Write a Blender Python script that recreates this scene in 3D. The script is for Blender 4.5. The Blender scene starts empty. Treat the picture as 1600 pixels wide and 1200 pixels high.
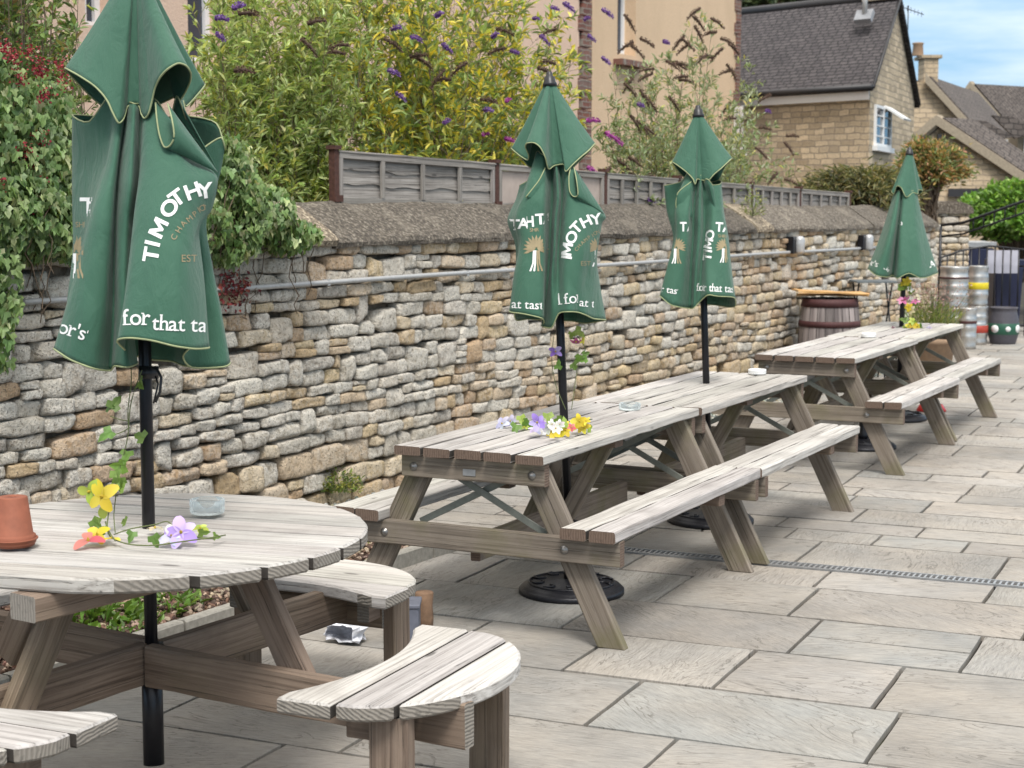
import bpy, bmesh, math, random
import numpy as np
from mathutils import Vector, Matrix, noise
from mathutils.bvhtree import BVHTree
random.seed(7); rng=np.random.default_rng(7)
R=math.radians
scene=bpy.context.scene
# ---------------------------------------------------------------- camera, world, sun, exposure
F=2600.; HZ=325.; H=1.70; TH=R(26.6); PT=math.atan((600-HZ)/F)
FW=np.array([-math.sin(TH)*math.cos(PT),math.cos(TH)*math.cos(PT),-math.sin(PT)])
RT=np.array([math.cos(TH),math.sin(TH),0.]); UP=np.cross(RT,FW); CAM=np.array([0,0,H])
cd=bpy.data.cameras.new('camera'); cam=bpy.data.objects.new('camera',cd); scene.collection.objects.link(cam)
cd.sensor_fit='HORIZONTAL'; cd.sensor_width=36; cd.lens=F/1600*36; cd.clip_end=500; cd.clip_start=.05
cam.matrix_world=Matrix(((RT[0],UP[0],-FW[0],0),(RT[1],UP[1],-FW[1],0),(RT[2],UP[2],-FW[2],H),(0,0,0,1)))
scene.camera=cam
cd.dof.use_dof=True; cd.dof.focus_distance=6.0; cd.dof.aperture_fstop=7.0
SUN_EL,SUN_AZ=R(58),R(146)       # azimuth of the light, clockwise from +Y
w=bpy.data.worlds.new('World'); scene.world=w; w.use_nodes=True
nt=w.node_tree; nt.nodes.clear()
def wn(t,**k):
    n=nt.nodes.new(t)
    for a,b in k.items(): setattr(n,a,b)
    return n
sky=wn('ShaderNodeTexSky',sky_type='NISHITA',sun_disc=False,sun_elevation=SUN_EL,sun_rotation=SUN_AZ)
sky.air_density=1.0; sky.dust_density=1.2; sky.ozone_density=1.5
tc=wn('ShaderNodeTexCoord'); mp=wn('ShaderNodeMapping'); mp.inputs['Scale'].default_value=(1.2,1.2,7)
nz=wn('ShaderNodeTexNoise'); nz.inputs['Scale'].default_value=2.2; nz.inputs['Detail'].default_value=7; nz.inputs['Roughness'].default_value=.55
cr=wn('ShaderNodeValToRGB'); cr.color_ramp.elements[0].position=.45; cr.color_ramp.elements[0].color=(.03,.03,.03,1); cr.color_ramp.elements[1].position=.70; cr.color_ramp.elements[1].color=(.6,.6,.6,1)
sx=wn('ShaderNodeSeparateXYZ'); mr=wn('ShaderNodeMapRange'); mr.inputs[1].default_value=.22; mr.inputs[2].default_value=.5; mr.inputs[4].default_value=.92; mxx=wn('ShaderNodeMath',operation='MAXIMUM'); blue=wn('ShaderNodeMixRGB'); blue.inputs[0].default_value=.85; blue.inputs[2].default_value=(1.25,3.2,5.2,1)
mx=wn('ShaderNodeMixRGB'); mx.inputs[2].default_value=(10.2,9.85,9.4,1)
bg=wn('ShaderNodeBackground'); bg.inputs[1].default_value=.11; wo=wn('ShaderNodeOutputWorld')
L=nt.links.new
L(tc.outputs['Generated'],mp.inputs[0]); L(mp.outputs[0],nz.inputs[0]); L(nz.outputs[0],cr.inputs[0]); L(tc.outputs['Generated'],sx.inputs[0]); L(sx.outputs[2],mr.inputs[0]); L(cr.outputs[0],mxx.inputs[0]); L(mr.outputs[0],mxx.inputs[1]); L(mxx.outputs[0],mx.inputs[0]); L(sky.outputs[0],blue.inputs[1]); L(blue.outputs[0],mx.inputs[1]); L(mx.outputs[0],bg.inputs[0]); L(bg.outputs[0],wo.inputs[0])
sl=bpy.data.lights.new('sun','SUN'); sl.energy=2.3; sl.angle=R(18); sl.color=(1,.965,.91)
so=bpy.data.objects.new('sun',sl); scene.collection.objects.link(so)
so.rotation_euler=Vector((math.sin(SUN_AZ)*math.cos(SUN_EL),math.cos(SUN_AZ)*math.cos(SUN_EL),math.sin(SUN_EL))).to_track_quat('Z','Y').to_euler()
scene.view_settings.view_transform='Standard'; scene.view_settings.look='None'; scene.view_settings.gamma=1; scene.view_settings.exposure=.62

# ---------------------------------------------------------------- geometry of the view, used to read distances off the photograph
def ray(x,y): return FW+RT*(x-800)/F-UP*(y-600)/F
def at(x,y,d): return CAM+ray(x,y)*d
def atz(x,y,z):
    r=ray(x,y); return CAM+r*((z-H)/r[2])
def atp(x,y,p,n):
    r=ray(x,y); return CAM+r*(float((np.asarray(p)-CAM)@n)/float(r@n))
V=lambda *a: np.array(a,float)
def nrm(v): v=np.asarray(v,float); return v/(np.linalg.norm(v)+1e-12)
def dirxy(deg): return V(math.cos(R(deg)),math.sin(R(deg)),0)

# ---------------------------------------------------------------- materials
MAT={}
class NB:
    def __init__(s,name):
        m=bpy.data.materials.new(name); m.use_nodes=True; s.m=m; s.nt=m.node_tree; s.b=s.nt.nodes['Principled BSDF']; MAT[name]=m
    def n(s,t,**k):
        n=s.nt.nodes.new(t)
        for a,b in k.items():
            if a.startswith('i_'): n.inputs[int(a[2:]) if a[2:].isdigit() else a[2:].replace('_',' ')].default_value=b
            else: setattr(n,a,b)
        return n
    def l(s,a,b): s.nt.links.new(a,b)
    def attr(s,name,out='Vector'): return s.n('ShaderNodeAttribute',attribute_name=name).outputs[out]
    def obj(s): return s.n('ShaderNodeTexCoord').outputs['Object']
    def map(s,v,sc,loc=(0,0,0)):
        m=s.n('ShaderNodeMapping'); m.inputs['Scale'].default_value=sc; m.inputs['Location'].default_value=loc; s.l(v,m.inputs[0]); return m.outputs[0]
    def noise(s,v,scale,detail=4,rough=.55,dist=0.):
        n=s.n('ShaderNodeTexNoise',i_Scale=scale,i_Detail=detail,i_Roughness=rough,i_Distortion=dist); s.l(v,n.inputs[0]); return n.outputs[0]
    def ramp(s,f,stops):
        r=s.n('ShaderNodeValToRGB'); e=r.color_ramp.elements
        while len(e)<len(stops): e.new(.5)
        for k,(p,c) in enumerate(stops):
            e[k].position=p; e[k].color=(c,c,c,1) if isinstance(c,(int,float)) else (*c,1)
        s.l(f,r.inputs[0]); return r.outputs[0]
    def mix(s,f,a,b,mode='MIX'):
        m=s.n('ShaderNodeMixRGB',blend_type=mode)
        for k,x in ((0,f),(1,a),(2,b)):
            if isinstance(x,(int,float)): m.inputs[k].default_value=x if k==0 else (x,x,x,1)
            elif isinstance(x,tuple): m.inputs[k].default_value=(*x,1)
            else: s.l(x,m.inputs[k])
        return m.outputs[0]
    def math(s,op,a,b=0.):
        m=s.n('ShaderNodeMath',operation=op)
        for k,x in ((0,a),(1,b)):
            if isinstance(x,(int,float)): m.inputs[k].default_value=x
            else: s.l(x,m.inputs[k])
        return m.outputs[0]
    def bump(s,h,strength=.5,dist=.01,normal=None):
        b=s.n('ShaderNodeBump',i_Strength=strength,i_Distance=dist); s.l(h,b.inputs['Height'])
        if normal is not None: s.l(normal,b.inputs['Normal'])
        return b.outputs[0]
    def out(s,col=None,rough=None,metal=None,normal=None,**k):
        b=s.b
        for nm,x in (('Base Color',col),('Roughness',rough),('Metallic',metal),('Normal',normal)):
            if x is None: continue
            if isinstance(x,(int,float)): b.inputs[nm].default_value=x
            elif isinstance(x,tuple): b.inputs[nm].default_value=(*x,1)
            else: s.l(x,b.inputs[nm])
        for a,v in k.items(): b.inputs[a.replace('_',' ')].default_value=v
        return s.m
def simple(name,col,rough=.6,metal=0.,nscale=30,var=.25,bump=.15,**k):
    s=NB(name); o=s.obj(); n=s.noise(o,nscale,5)
    c=s.mix(s.ramp(n,[(.3,1-var),(.7,1+var)]),(0,0,0),col,'MIX') if False else s.mix(1.0,col,s.ramp(n,[(.3,1-var),(.7,1.0)]),'MULTIPLY')
    return s.out(c,rough,metal,s.bump(n,bump,.004),**k)
def wood(name,pale,mid,dark,algae=0.,bumpd=.0035):
    s=NB(name); g=s.attr('g')
    streak=s.noise(s.map(g,(1.6,85,85)),1,7,.66,.35)
    big=s.noise(s.map(g,(1.1,7,7),(3,3,3)),1,4,.5)
    crack=s.noise(s.map(g,(1.3,95,95),(9,1,4)),1,4,.65,1.2)
    c=s.ramp(streak,[(.30,dark),(.43,mid),(.56,pale)])
    st_=s.noise(s.map(s.obj(),(2.2,2.2,2.2),(5,2,1)),1,5,.65); c=s.mix(s.ramp(st_,[(.48,0.),(.66,.55)]),c,s.mix(.5,mid,dark))
    c=s.mix(s.ramp(big,[(.38,0.),(.68,.6)]),c,s.mix(.5,pale,mid))
    c=s.mix(s.ramp(crack,[(.61,0.),(.69,.8)]),c,tuple(x*.35 for x in dark))
    # knots
    kn=s.n('ShaderNodeTexVoronoi',i_Scale=1.0); s.l(s.map(g,(2.3,7.5,7.5)),kn.inputs[0])
    c=s.mix(s.ramp(kn.outputs['Distance'],[(.045,.7),(.09,0.)]),c,tuple(x*.5 for x in dark))
    if algae: 
        a=s.noise(s.obj(),3.5,4); c=s.mix(s.math('MULTIPLY',s.ramp(a,[(.48,0.),(.72,1.)]),algae),c,(.12,.115,.035))
    sp=s.noise(s.obj(),160,2); c=s.mix(s.ramp(sp,[(.66,0.),(.74,.25)]),c,dark)
    tone=s.attr('tone','Color'); c=s.mix(1.,c,tone,'MULTIPLY')
    h=s.mix(.6,streak,s.ramp(crack,[(.56,1.),(.68,0.)]))
    return s.out(c,.82,0.,s.bump(h,.75,bumpd))
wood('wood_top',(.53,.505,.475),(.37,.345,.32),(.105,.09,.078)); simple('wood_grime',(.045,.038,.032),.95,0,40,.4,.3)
wood('wood_frame',(.245,.205,.165),(.155,.125,.098),(.065,.050,.038),.7)
wood('wood_brown',(.235,.175,.130),(.145,.102,.074),(.058,.040,.028),.2)
wood('wood_fence',(.33,.305,.28),(.21,.19,.17),(.07,.062,.055))
def endgrain(name,a,b):
    s=NB(name); g=s.attr('g'); w_=s.n('ShaderNodeTexWave',wave_type='RINGS',rings_direction='X',i_Scale=30.,i_Distortion=3.5,i_Detail=2.); s.l(g,w_.inputs[0])
    c=s.mix(w_.outputs[1],b,a); n=s.noise(g,60,3); c=s.mix(s.ramp(n,[(.55,0.),(.7,.6)]),c,tuple(x*.5 for x in b))
    s.out(c,.9,0.,s.bump(w_.outputs[1],.5,.003))
endgrain('end_brown',(.15,.104,.078),(.12,.080,.058)); endgrain('end_grey',(.255,.23,.20),(.185,.165,.14))

s=NB('stone'); o=s.obj(); c=s.attr('c','Color')
n1=s.noise(o,11,5,.6); n2=s.noise(o,75,4,.7); n3=s.noise(o,30,5,.65); n4=s.noise(o,190,2)
lich=s.attr('c','Alpha')
k=s.math('MULTIPLY',s.ramp(s.math('ADD',n3,s.math('MULTIPLY',n1,.5)),[(.60,0.),(.80,1.)]),lich)
c=s.mix(1.,c,s.ramp(n1,[(.3,.80),(.7,1.25)]),'MULTIPLY')
c=s.mix(k,c,s.ramp(n4,[(.4,(.55,.51,.44)),(.6,(.76,.72,.65))]))
c=s.mix(s.ramp(n2,[(.55,0.),(.63,.72)]),c,(.115,.095,.07)); c=s.mix(s.ramp(n3,[(.30,.55),(.42,0.)]),c,(.16,.13,.095))
h=s.math('ADD',s.math('MULTIPLY',n3,1.),s.math('ADD',s.math('MULTIPLY',n2,.7),s.math('MULTIPLY',n4,.2)))
s.out(c,.95,0.,s.bump(h,1.,.020))
s=NB('mortar'); o=s.obj(); n=s.noise(o,28,5,.7); n2=s.noise(o,.8,3)
s.out(s.mix(s.ramp(n2,[(.42,0.),(.6,1.)]),s.ramp(n,[(.3,(.06,.05,.038)),(.7,(.17,.135,.10))]),s.ramp(n,[(.3,(.16,.125,.09)),(.7,(.33,.27,.20))])),.95,0.,s.bump(n,1.,.02))
s=NB('coping'); o=s.obj(); g=s.attr('c','Color'); n=s.noise(s.map(o,(8,8,30)),3,6,.7); n2=s.noise(o,45,5,.65); n3=s.noise(o,4,4)
c=s.ramp(n2,[(.40,(.070,.060,.050)),(.54,(.155,.136,.113)),(.66,(.36,.33,.28))])
c=s.mix(s.ramp(n3,[(.55,0.),(.68,.5)]),c,(.30,.27,.225)); c=s.mix(1.,c,g,'MULTIPLY')
s.out(c,.95,0.,s.bump(s.math('ADD',n,n2),1.,.02))
s=NB('slab'); g=s.attr('g'); c0=s.attr('c','Color')
warp=s.noise(s.map(g,(1.2,1.6,1)),1.5,3,.5); t=s.noise(s.map(g,(.75,3.0,1)),1.5,6,.52,.9); st=s.math('SNAP',t,.055); fine=s.noise(s.map(g,(2.5,16,1)),6,7,.72); spk=s.noise(g,240,2); mid=s.noise(g,2.6,4)
edge=s.math('SUBTRACT',t,st)
c=s.mix(s.ramp(mid,[(.36,0.),(.66,.6)]),c0,s.mix(.5,c0,(.50,.42,.33)))
c=s.mix(1.,c,s.ramp(fine,[(.3,.70),(.55,.98),(.7,1.12)]),'MULTIPLY')
c=s.mix(s.math('MULTIPLY',s.ramp(edge,[(.0,.85),(.0045,.5),(.009,0.)]),s.ramp(s.noise(g,4.,3),[(.44,0.),(.56,1.)])),c,(.13,.115,.095))
c=s.mix(s.ramp(spk,[(.60,0.),(.70,.3)]),c,(.2,.18,.15))
big_=s.noise(s.obj(),.9,6,.62); c=s.mix(1.,c,s.ramp(big_,[(.36,.74),(.55,1.),(.7,1.03)]),'MULTIPLY'); stn=s.noise(s.obj(),7.,5,.7); c=s.mix(s.ramp(stn,[(.60,0.),(.70,.30)]),c,(.13,.115,.09))
h=s.math('ADD',s.math('MULTIPLY',st,9.),s.math('ADD',s.math('MULTIPLY',t,3.),s.math('MULTIPLY',fine,.6)))
s.out(c,s.ramp(fine,[(.3,.62),(.7,.8)]),0.,s.bump(h,.9,.014))
s=NB('grout'); o=s.obj(); n=s.noise(o,60,4,.7); m_=s.noise(o,2.2,4)
s.out(s.mix(s.ramp(m_,[(.55,0.),(.68,.6)]),s.ramp(n,[(.3,(.014,.012,.010)),(.7,(.042,.036,.028))]),(.05,.06,.02)),.95,0.,s.bump(n,.6,.01))
s=NB('soil'); o=s.obj(); n=s.noise(o,38,5,.7); vo=s.n('ShaderNodeTexVoronoi',i_Scale=46.); s.l(o,vo.inputs[0])
s.out(s.mix(.5,s.ramp(n,[(.35,(.045,.028,.018)),(.62,(.17,.12,.085))]),s.mix(.35,(.12,.075,.05),vo.outputs['Color'],'MULTIPLY')),.95,0.,s.bump(s.math('ADD',vo.outputs['Distance'],n),1.,.03))
s=NB('pebble'); s.out(s.mix(1.,s.attr('c','Color'),s.ramp(s.noise(s.obj(),120,3),[(.3,.75),(.7,1.1)]),'MULTIPLY'),.8)
s=NB('leaf'); c=s.attr('c','Color'); s.out(s.mix(1.,c,s.ramp(s.noise(s.obj(),60,3),[(.3,.7),(.7,1.2)]),'MULTIPLY'),.5)
tr=s.n('ShaderNodeBsdfTranslucent'); s.l(s.mix(1.,c,(1.3,1.3,.6),'MULTIPLY'),tr.inputs[0]); ms=s.n('ShaderNodeMixShader',i_0=.3); s.l(s.b.outputs[0],ms.inputs[1]); s.l(tr.outputs[0],ms.inputs[2]); s.l(ms.outputs[0],s.nt.nodes['Material Output'].inputs[0])
s=NB('petal'); c=s.attr('c','Color'); s.out(c,.7)
tr=s.n('ShaderNodeBsdfTranslucent'); s.l(c,tr.inputs[0]); ms=s.n('ShaderNodeMixShader',i_0=.3); s.l(s.b.outputs[0],ms.inputs[1]); s.l(tr.outputs[0],ms.inputs[2]); s.l(ms.outputs[0],s.nt.nodes['Material Output'].inputs[0])
simple('bark',(.17,.12,.08),.9,0,60,.5,.5); simple('twig_green',(.14,.17,.06),.8,0,60,.4,.3)
s=NB('fabric'); o=s.obj(); wv=s.noise(s.map(o,(900,900,900)),1,2); n=s.noise(o,2.2,5,.6); n2=s.noise(o,18,4,.6)
c=s.mix(s.ramp(n,[(.35,0.),(.7,.45)]),(.026,.100,.060),(.044,.134,.084)); c=s.mix(s.ramp(n2,[(.62,0.),(.8,.25)]),c,(.085,.17,.12))
s.out(c,.72,0.,s.bump(s.math('ADD',wv,s.math('MULTIPLY',s.noise(s.map(o,(16,16,7)),1,6,.6,.9),9.)),.34,.005),Sheen_Weight=.15,Sheen_Roughness=.5)
simple('piping',(.34,.38,.20),.7); simple('print_white',(.80,.80,.78),.6,0,50,.06,.02); simple('print_tan',(.34,.27,.15),.6); simple('print_shade',(.10,.09,.05),.7)
simple('black_metal',(.012,.012,.016),.33,.3,40,.3,.05); simple('cast_black',(.020,.020,.026),.42,.2,90,.4,.4); simple('black_plastic',(.015,.015,.018),.4)
simple('galv',(.46,.46,.455),.5,.25,50,.2,.1); simple('bolt',(.30,.29,.28),.4,.9); simple('rust',(.10,.042,.030),.85,.1,40,.5,.5)
s=NB('steel'); o=s.obj(); n=s.noise(s.map(o,(3,3,60)),1,4); n2=s.noise(o,14,5); s.out(s.mix(s.ramp(n2,[(.45,0.),(.75,.6)]),(.56,.55,.53),(.27,.255,.235)),s.ramp(n,[(.3,.26),(.7,.48)]),.85,s.bump(n,.1,.002))
simple('terracotta',(.27,.085,.045),.75,0,25,.25,.2); simple('white_paint',(.78,.78,.77),.45,0,20,.05,.02); simple('pvc_white',(.80,.81,.82),.3,0,20,.04,.02)
simple('lamp_grey',(.50,.50,.50),.35,.3); simple('plate_white',(.78,.78,.77),.35,0,20,.05,.02); simple('board_pale',(.50,.50,.58),.5,0,8,.15,.03); simple('pink_ply',(.46,.38,.33),.85,0,6,.25,.2)
simple('plate_grey',(.42,.42,.42),.4,.5)
s=NB('clear_glass'); s.out((.9,.93,.93),.05,0.,None); tr=s.n('ShaderNodeBsdfTransparent'); tr.inputs[0].default_value=(.93,.95,.95,1); fr=s.n('ShaderNodeFresnel',i_IOR=1.6); ms=s.n('ShaderNodeMixShader'); s.l(s.math('ADD',fr.outputs[0],.03),ms.inputs[0]); s.l(tr.outputs[0],ms.inputs[1]); s.l(s.b.outputs[0],ms.inputs[2]); s.l(ms.outputs[0],s.nt.nodes['Material Output'].inputs[0])
s=NB('window_glass'); n=s.noise(s.obj(),.6,2); s.out((.045,.055,.075),.05,0.,s.bump(n,.05,.05),Specular_IOR_Level=.45)
s=NB('render_peach'); o=s.obj(); n=s.noise(o,55,5,.75); n2=s.noise(s.map(o,(1,1,.35)),1.1,4); s.out(s.mix(s.ramp(n2,[(.4,0.),(.7,.5)]),s.ramp(n,[(.3,(.66,.46,.345)),(.7,(.80,.59,.455))]),(.66,.46,.34)),.93,0.,s.bump(n,.9,.02))  # peach raised in value to offset the dim light on these faces
s=NB('render_ochre'); o=s.obj(); n=s.noise(o,50,5,.75); n2=s.noise(s.map(o,(1,1,.35)),1.3,4); s.out(s.mix(s.ramp(n2,[(.4,0.),(.7,.6)]),s.ramp(n,[(.3,(.62,.44,.28)),(.7,(.80,.60,.41))]),(.58,.42,.27)),.93,0.,s.bump(n,.9,.02))
def brickmat(name,sc,w_,h_,c1,c2,mort,ms=.012,bumpd=.02):
    s=NB(name); g=s.attr('g'); b=s.n('ShaderNodeTexBrick',offset=.5,squash=.75,squash_frequency=3); 
    b.inputs['Color1'].default_value=(*c1,1); b.inputs['Color2'].default_value=(*c2,1); b.inputs['Mortar'].default_value=(*mort,1)
    b.inputs['Scale'].default_value=1; b.inputs['Brick Width'].default_value=w_; b.inputs['Row Height'].default_value=h_; b.inputs['Mortar Size'].default_value=ms; b.inputs['Mortar Smooth'].default_value=.4; b.inputs['Bias'].default_value=-.1
    wob=s.noise(g,3.5,3); ofs=s.n('ShaderNodeVectorMath',operation='MULTIPLY_ADD'); 
    sub=s.n('ShaderNodeCombineXYZ'); s.l(s.math('MULTIPLY',wob,.10),sub.inputs[0]); s.l(s.math('MULTIPLY',wob,.09),sub.inputs[1]); ad=s.n('ShaderNodeVectorMath',operation='ADD'); s.l(g,ad.inputs[0]); s.l(sub.outputs[0],ad.inputs[1]); s.l(ad.outputs[0],b.inputs[0])
    n=s.noise(g,22,5,.65); n2=s.noise(g,1.2,3)
    c=s.mix(1.,b.outputs[0],s.ramp(n,[(.3,.72),(.7,1.12)]),'MULTIPLY'); c=s.mix(s.ramp(n2,[(.4,0.),(.7,.35)]),c,mort)
    s.out(c,.93,0.,s.bump(s.math('SUBTRACT',s.math('MULTIPLY',n,.5),b.outputs[1]),.9,bumpd))
brickmat('cotswold',1,.31,.118,(.66,.53,.36),(.36,.285,.19),(.34,.285,.22),.012)
brickmat('cotswold_far',1,.36,.13,(.58,.45,.30),(.38,.295,.19),(.36,.29,.21),.014)
brickmat('slate',1,.22,.115,(.075,.066,.070),(.115,.102,.104),(.022,.020,.022),.018,.04)
brickmat('slate_far',1,.26,.15,(.115,.095,.085),(.16,.135,.12),(.05,.043,.04),.016,.03)
brickmat('red_brick',1,.23,.075,(.22,.085,.06),(.13,.06,.05),(.28,.24,.2),.01)
simple('gutter_dark',(.03,.028,.03),.5); simple('stone_trim',(.36,.30,.22),.9,0,20,.3,.4); simple('chimney_clay',(.33,.22,.14),.85)
s=NB('stave'); g=s.attr('g'); n=s.noise(s.map(g,(30,30,2)),1,5); s.out(s.mix(1.,s.ramp(n,[(.3,(.10,.085,.085)),(.7,(.30,.27,.26))]),s.attr('tone','Color'),'MULTIPLY'),.85,0.,s.bump(n,.6,.004))
simple('hoop',(.075,.024,.024),.7,.1,30,.35,.2); simple('navy',(.012,.016,.05),.4,0,20,.2,.03); simple('keg_grey',(.085,.08,.095),.5,.1); simple('keg_green',(.02,.10,.06),.5); simple('yellow_band',(.75,.60,.02),.5); simple('red_band',(.42,.05,.03),.5); simple('blue_band',(.06,.09,.30),.5)
simple('orange_board',(.62,.36,.13),.6); simple('red_plastic',(.62,.02,.02),.35,0,20,.1,.02); simple('concrete',(.34,.32,.28),.92,0,40,.35,.5); simple('grey_plastic',(.14,.15,.19),.5); simple('bag_white',(.72,.73,.78),.5); simple('log_wood',(.25,.15,.09),.85,0,25,.5,.5)
simple('table_slats',(.13,.15,.16),.55); simple('lead',(.30,.31,.33),.5,.3)

# ---------------------------------------------------------------- objects
def tag(o,label=None,cat=None,group=None,kind=None):
    if label: o['label']=label
    if cat: o['category']=cat
    if group: o['group']=group
    if kind: o['kind']=kind
    return o
def thing(name,label,cat,loc=(0,0,0),rotz=0,group=None):
    o=bpy.data.objects.new(name,None); scene.collection.objects.link(o); o.location=loc; o.rotation_euler=(0,0,rotz); o.empty_display_size=.1
    return tag(o,label,cat,group)
class MB:
    def __init__(s): s.v=[];s.f=[];s.mi=[];s.g=[];s.c=[];s.nv=0;s.sm=[]
    def add(s,verts,faces,mi=0,g=None,c=(1,1,1,1),smooth=False):
        verts=np.asarray(verts,float).reshape(-1,3); n=len(verts); b=s.nv
        s.v.append(verts); s.g.append(np.asarray(g,float).reshape(-1,3) if g is not None else verts.copy())
        c=np.asarray(c,float); s.c.append(np.tile(c,(n,1)) if c.ndim==1 else c)
        if isinstance(faces,np.ndarray) : faces=(faces+b).tolist()
        else: faces=[[i+b for i in f] for f in faces]
        s.f+=faces; s.mi+=([mi]*len(faces) if isinstance(mi,int) else list(mi)); s.sm+=[smooth]*len(faces); s.nv+=n
        return b
    def build(s,name,mats,parent=None,loc=(0,0,0),label=None):
        me=bpy.data.meshes.new(name); v=np.concatenate(s.v)-np.asarray(loc,float)
        me.from_pydata(v.tolist(),[],s.f); 
        me.polygons.foreach_set('material_index',s.mi); me.polygons.foreach_set('use_smooth',s.sm)
        a=me.attributes.new('g','FLOAT_VECTOR','POINT'); a.data.foreach_set('vector',np.concatenate(s.g).ravel())
        cc=np.concatenate(s.c)
        for nm in ('c','tone'):
            a=me.attributes.new(nm,'FLOAT_COLOR','POINT'); a.data.foreach_set('color',cc.ravel())
        for m in ([mats] if isinstance(mats,str) else mats): me.materials.append(MAT[m])
        me.update(); o=bpy.data.objects.new(name,me); scene.collection.objects.link(o)
        if parent is not None: o.parent=parent
        if label: o['label']=label
        return o
    # planks and bars, with grain along the length
    def plank(s,a,b,w_,t,side=None,ch=.004,seg=1,jit=0.,ends=True,tone=None,mi=0,me_=1,grime=()):
        a=np.asarray(a,float); b=np.asarray(b,float); d=nrm(b-a); Ln=np.linalg.norm(b-a)
        sd=nrm(np.cross(d,V(0,0,1)) if side is None else side); sd=nrm(sd-d*(sd@d)); u=np.cross(sd,d)
        hw,ht=w_/2,t/2
        prof=[(-hw+ch,-ht),(hw-ch,-ht),(hw,-ht+ch),(hw,ht-ch),(hw-ch,ht),(-hw+ch,ht),(-hw,ht-ch),(-hw,-ht+ch)]
        off=rng.random(3)*20; vs=[];gs=[]
        for i in range(seg+1):
            k=i/seg; jj=(rng.random((8,2))-.5)*jit; bow=(rng.random(2)-.5)*jit*.6
            for q,(x,y) in enumerate(prof):
                x2=x+jj[q,0]+bow[0]; y2=y+jj[q,1]+bow[1]
                vs.append(a+d*Ln*k+sd*x2+u*y2); gs.append(off+V(Ln*k,x,y))
        tone=tone if tone is not None else .86+.22*rng.random()
        c=(tone,tone*(.985+.03*rng.random()),tone*(.97+.05*rng.random()),1)
        fs=[[i*8+q,i*8+(q+1)%8,(i+1)*8+(q+1)%8,(i+1)*8+q] for i in range(seg) for q in range(8)]
        s.add(vs,fs,[(2 if q in grime else mi) for i in range(seg) for q in range(8)],gs,c)  # chosen board sides take the near-black third material, so the gaps between boards read dark
        if ends:
            for k,fl in ((0,1),(seg,0)):
                e=vs[k*8:k*8+8]; ge=[V(y+off[0]%.06+.02,x+off[1]%.1,0) for x,y in prof]
                s.add(e,[list(range(8))[::-1] if fl else list(range(8))],me_,ge,c)
    def prism(s,poly,z0,z1,org,ex,ey,ch=.005,tone=None,mi=0,mside=None,goff=None,dark=()):
        """vertical prism of a flat outline (list of (x,y) in the frame org,ex,ey) with a rounded top edge"""
        P=np.array(poly,float); n=len(P); ar=.5*sum(P[i,0]*P[(i+1)%n,1]-P[(i+1)%n,0]*P[i,1] for i in range(n))
        if ar<0: P=P[::-1]
        e=np.roll(P,-1,0)-P; e/=np.linalg.norm(e,axis=1)[:,None]+1e-9; nn=np.stack([e[:,1],-e[:,0]],1); bis=nn+np.roll(nn,1,0); bis/=(np.linalg.norm(bis,axis=1)[:,None]+1e-9)
        P2=P-bis*ch; off=rng.random(3)*20 if goff is None else goff
        def w3(Q,z): return np.array([org+ex*x+ey*y+V(0,0,z) for x,y in Q])
        tone=tone if tone is not None else .88+.2*rng.random(); c=(tone,tone*(.985+.03*rng.random()),tone*(.97+.05*rng.random()),1)
        L0=w3(P2,z0);L1=w3(P,z0+ch);L2=w3(P,z1-ch);L3=w3(P2,z1)
        g=lambda Q,z: np.array([off+V(x,y,z) for x,y in Q])
        gs=np.concatenate([g(P,z0),g(P,z0+ch),g(P,z1-ch),g(P2,z1)])
        fs=[];m=[]
        for r in range(3):
            for i in range(n):
                j=(i+1)%n; fs.append([r*n+i,r*n+j,(r+1)*n+j,(r+1)*n+i])
                m.append(2 if (r<2 and any(abs(P[i,1]-q)<.002 and abs(P[j,1]-q)<.002 for q in dark)) else (mi if (mside is None or r==2 or abs(e[i,0])>.93) else mside))
        fs.append([3*n+i for i in range(n)]); m.append(mi); fs.append([i for i in range(n)][::-1]); m.append(mi)
        s.add(np.concatenate([L0,L1,L2,L3]),fs,m,gs,c)
    def tube(s,pts,r,n=8,c=(1,1,1,1),mi=0,cap=True):
        pts=[np.asarray(p,float) for p in pts]; m=len(pts); rr=r if hasattr(r,'__len__') else [r]*m
        ref=V(0,0,1); vs=[]
        for i,p in enumerate(pts):
            d=nrm(pts[min(i+1,m-1)]-pts[max(i-1,0)]); 
            if abs(d@ref)>.95: ref=V(1,.2,0) if abs(d@V(1,.2,0))<.9 else V(0,1,0)
            x=nrm(np.cross(d,ref)); y=np.cross(d,x)
            for k in range(n): a=2*math.pi*k/n; vs.append(p+x*math.cos(a)*rr[i]+y*math.sin(a)*rr[i])
        fs=[[i*n+k,i*n+(k+1)%n,(i+1)*n+(k+1)%n,(i+1)*n+k] for i in range(m-1) for k in range(n)]
        if cap: fs+=[list(range(n))[::-1],[(m-1)*n+k for k in range(n)]]
        s.add(vs,fs,mi,None,c,True)
    def lathe(s,prof,org=(0,0,0),n=32,mi=0,c=(1,1,1,1),ax=None,closed=False,smooth=True):
        org=np.asarray(org,float); 
        if ax is None: ex,ey,ez=V(1,0,0),V(0,1,0),V(0,0,1)
        else:
            ez=nrm(ax); ex=nrm(np.cross(ez,V(0,0,1) if abs(ez[2])<.9 else V(1,0,0))); ey=np.cross(ez,ex)
        vs=[]
        for r,z in prof:
            for k in range(n): a=2*math.pi*k/n; vs.append(org+ex*r*math.cos(a)+ey*r*math.sin(a)+ez*z)
        m=len(prof); fs=[[i*n+k,i*n+(k+1)%n,(i+1)*n+(k+1)%n,(i+1)*n+k] for i in range(m-1) for k in range(n)]
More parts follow.
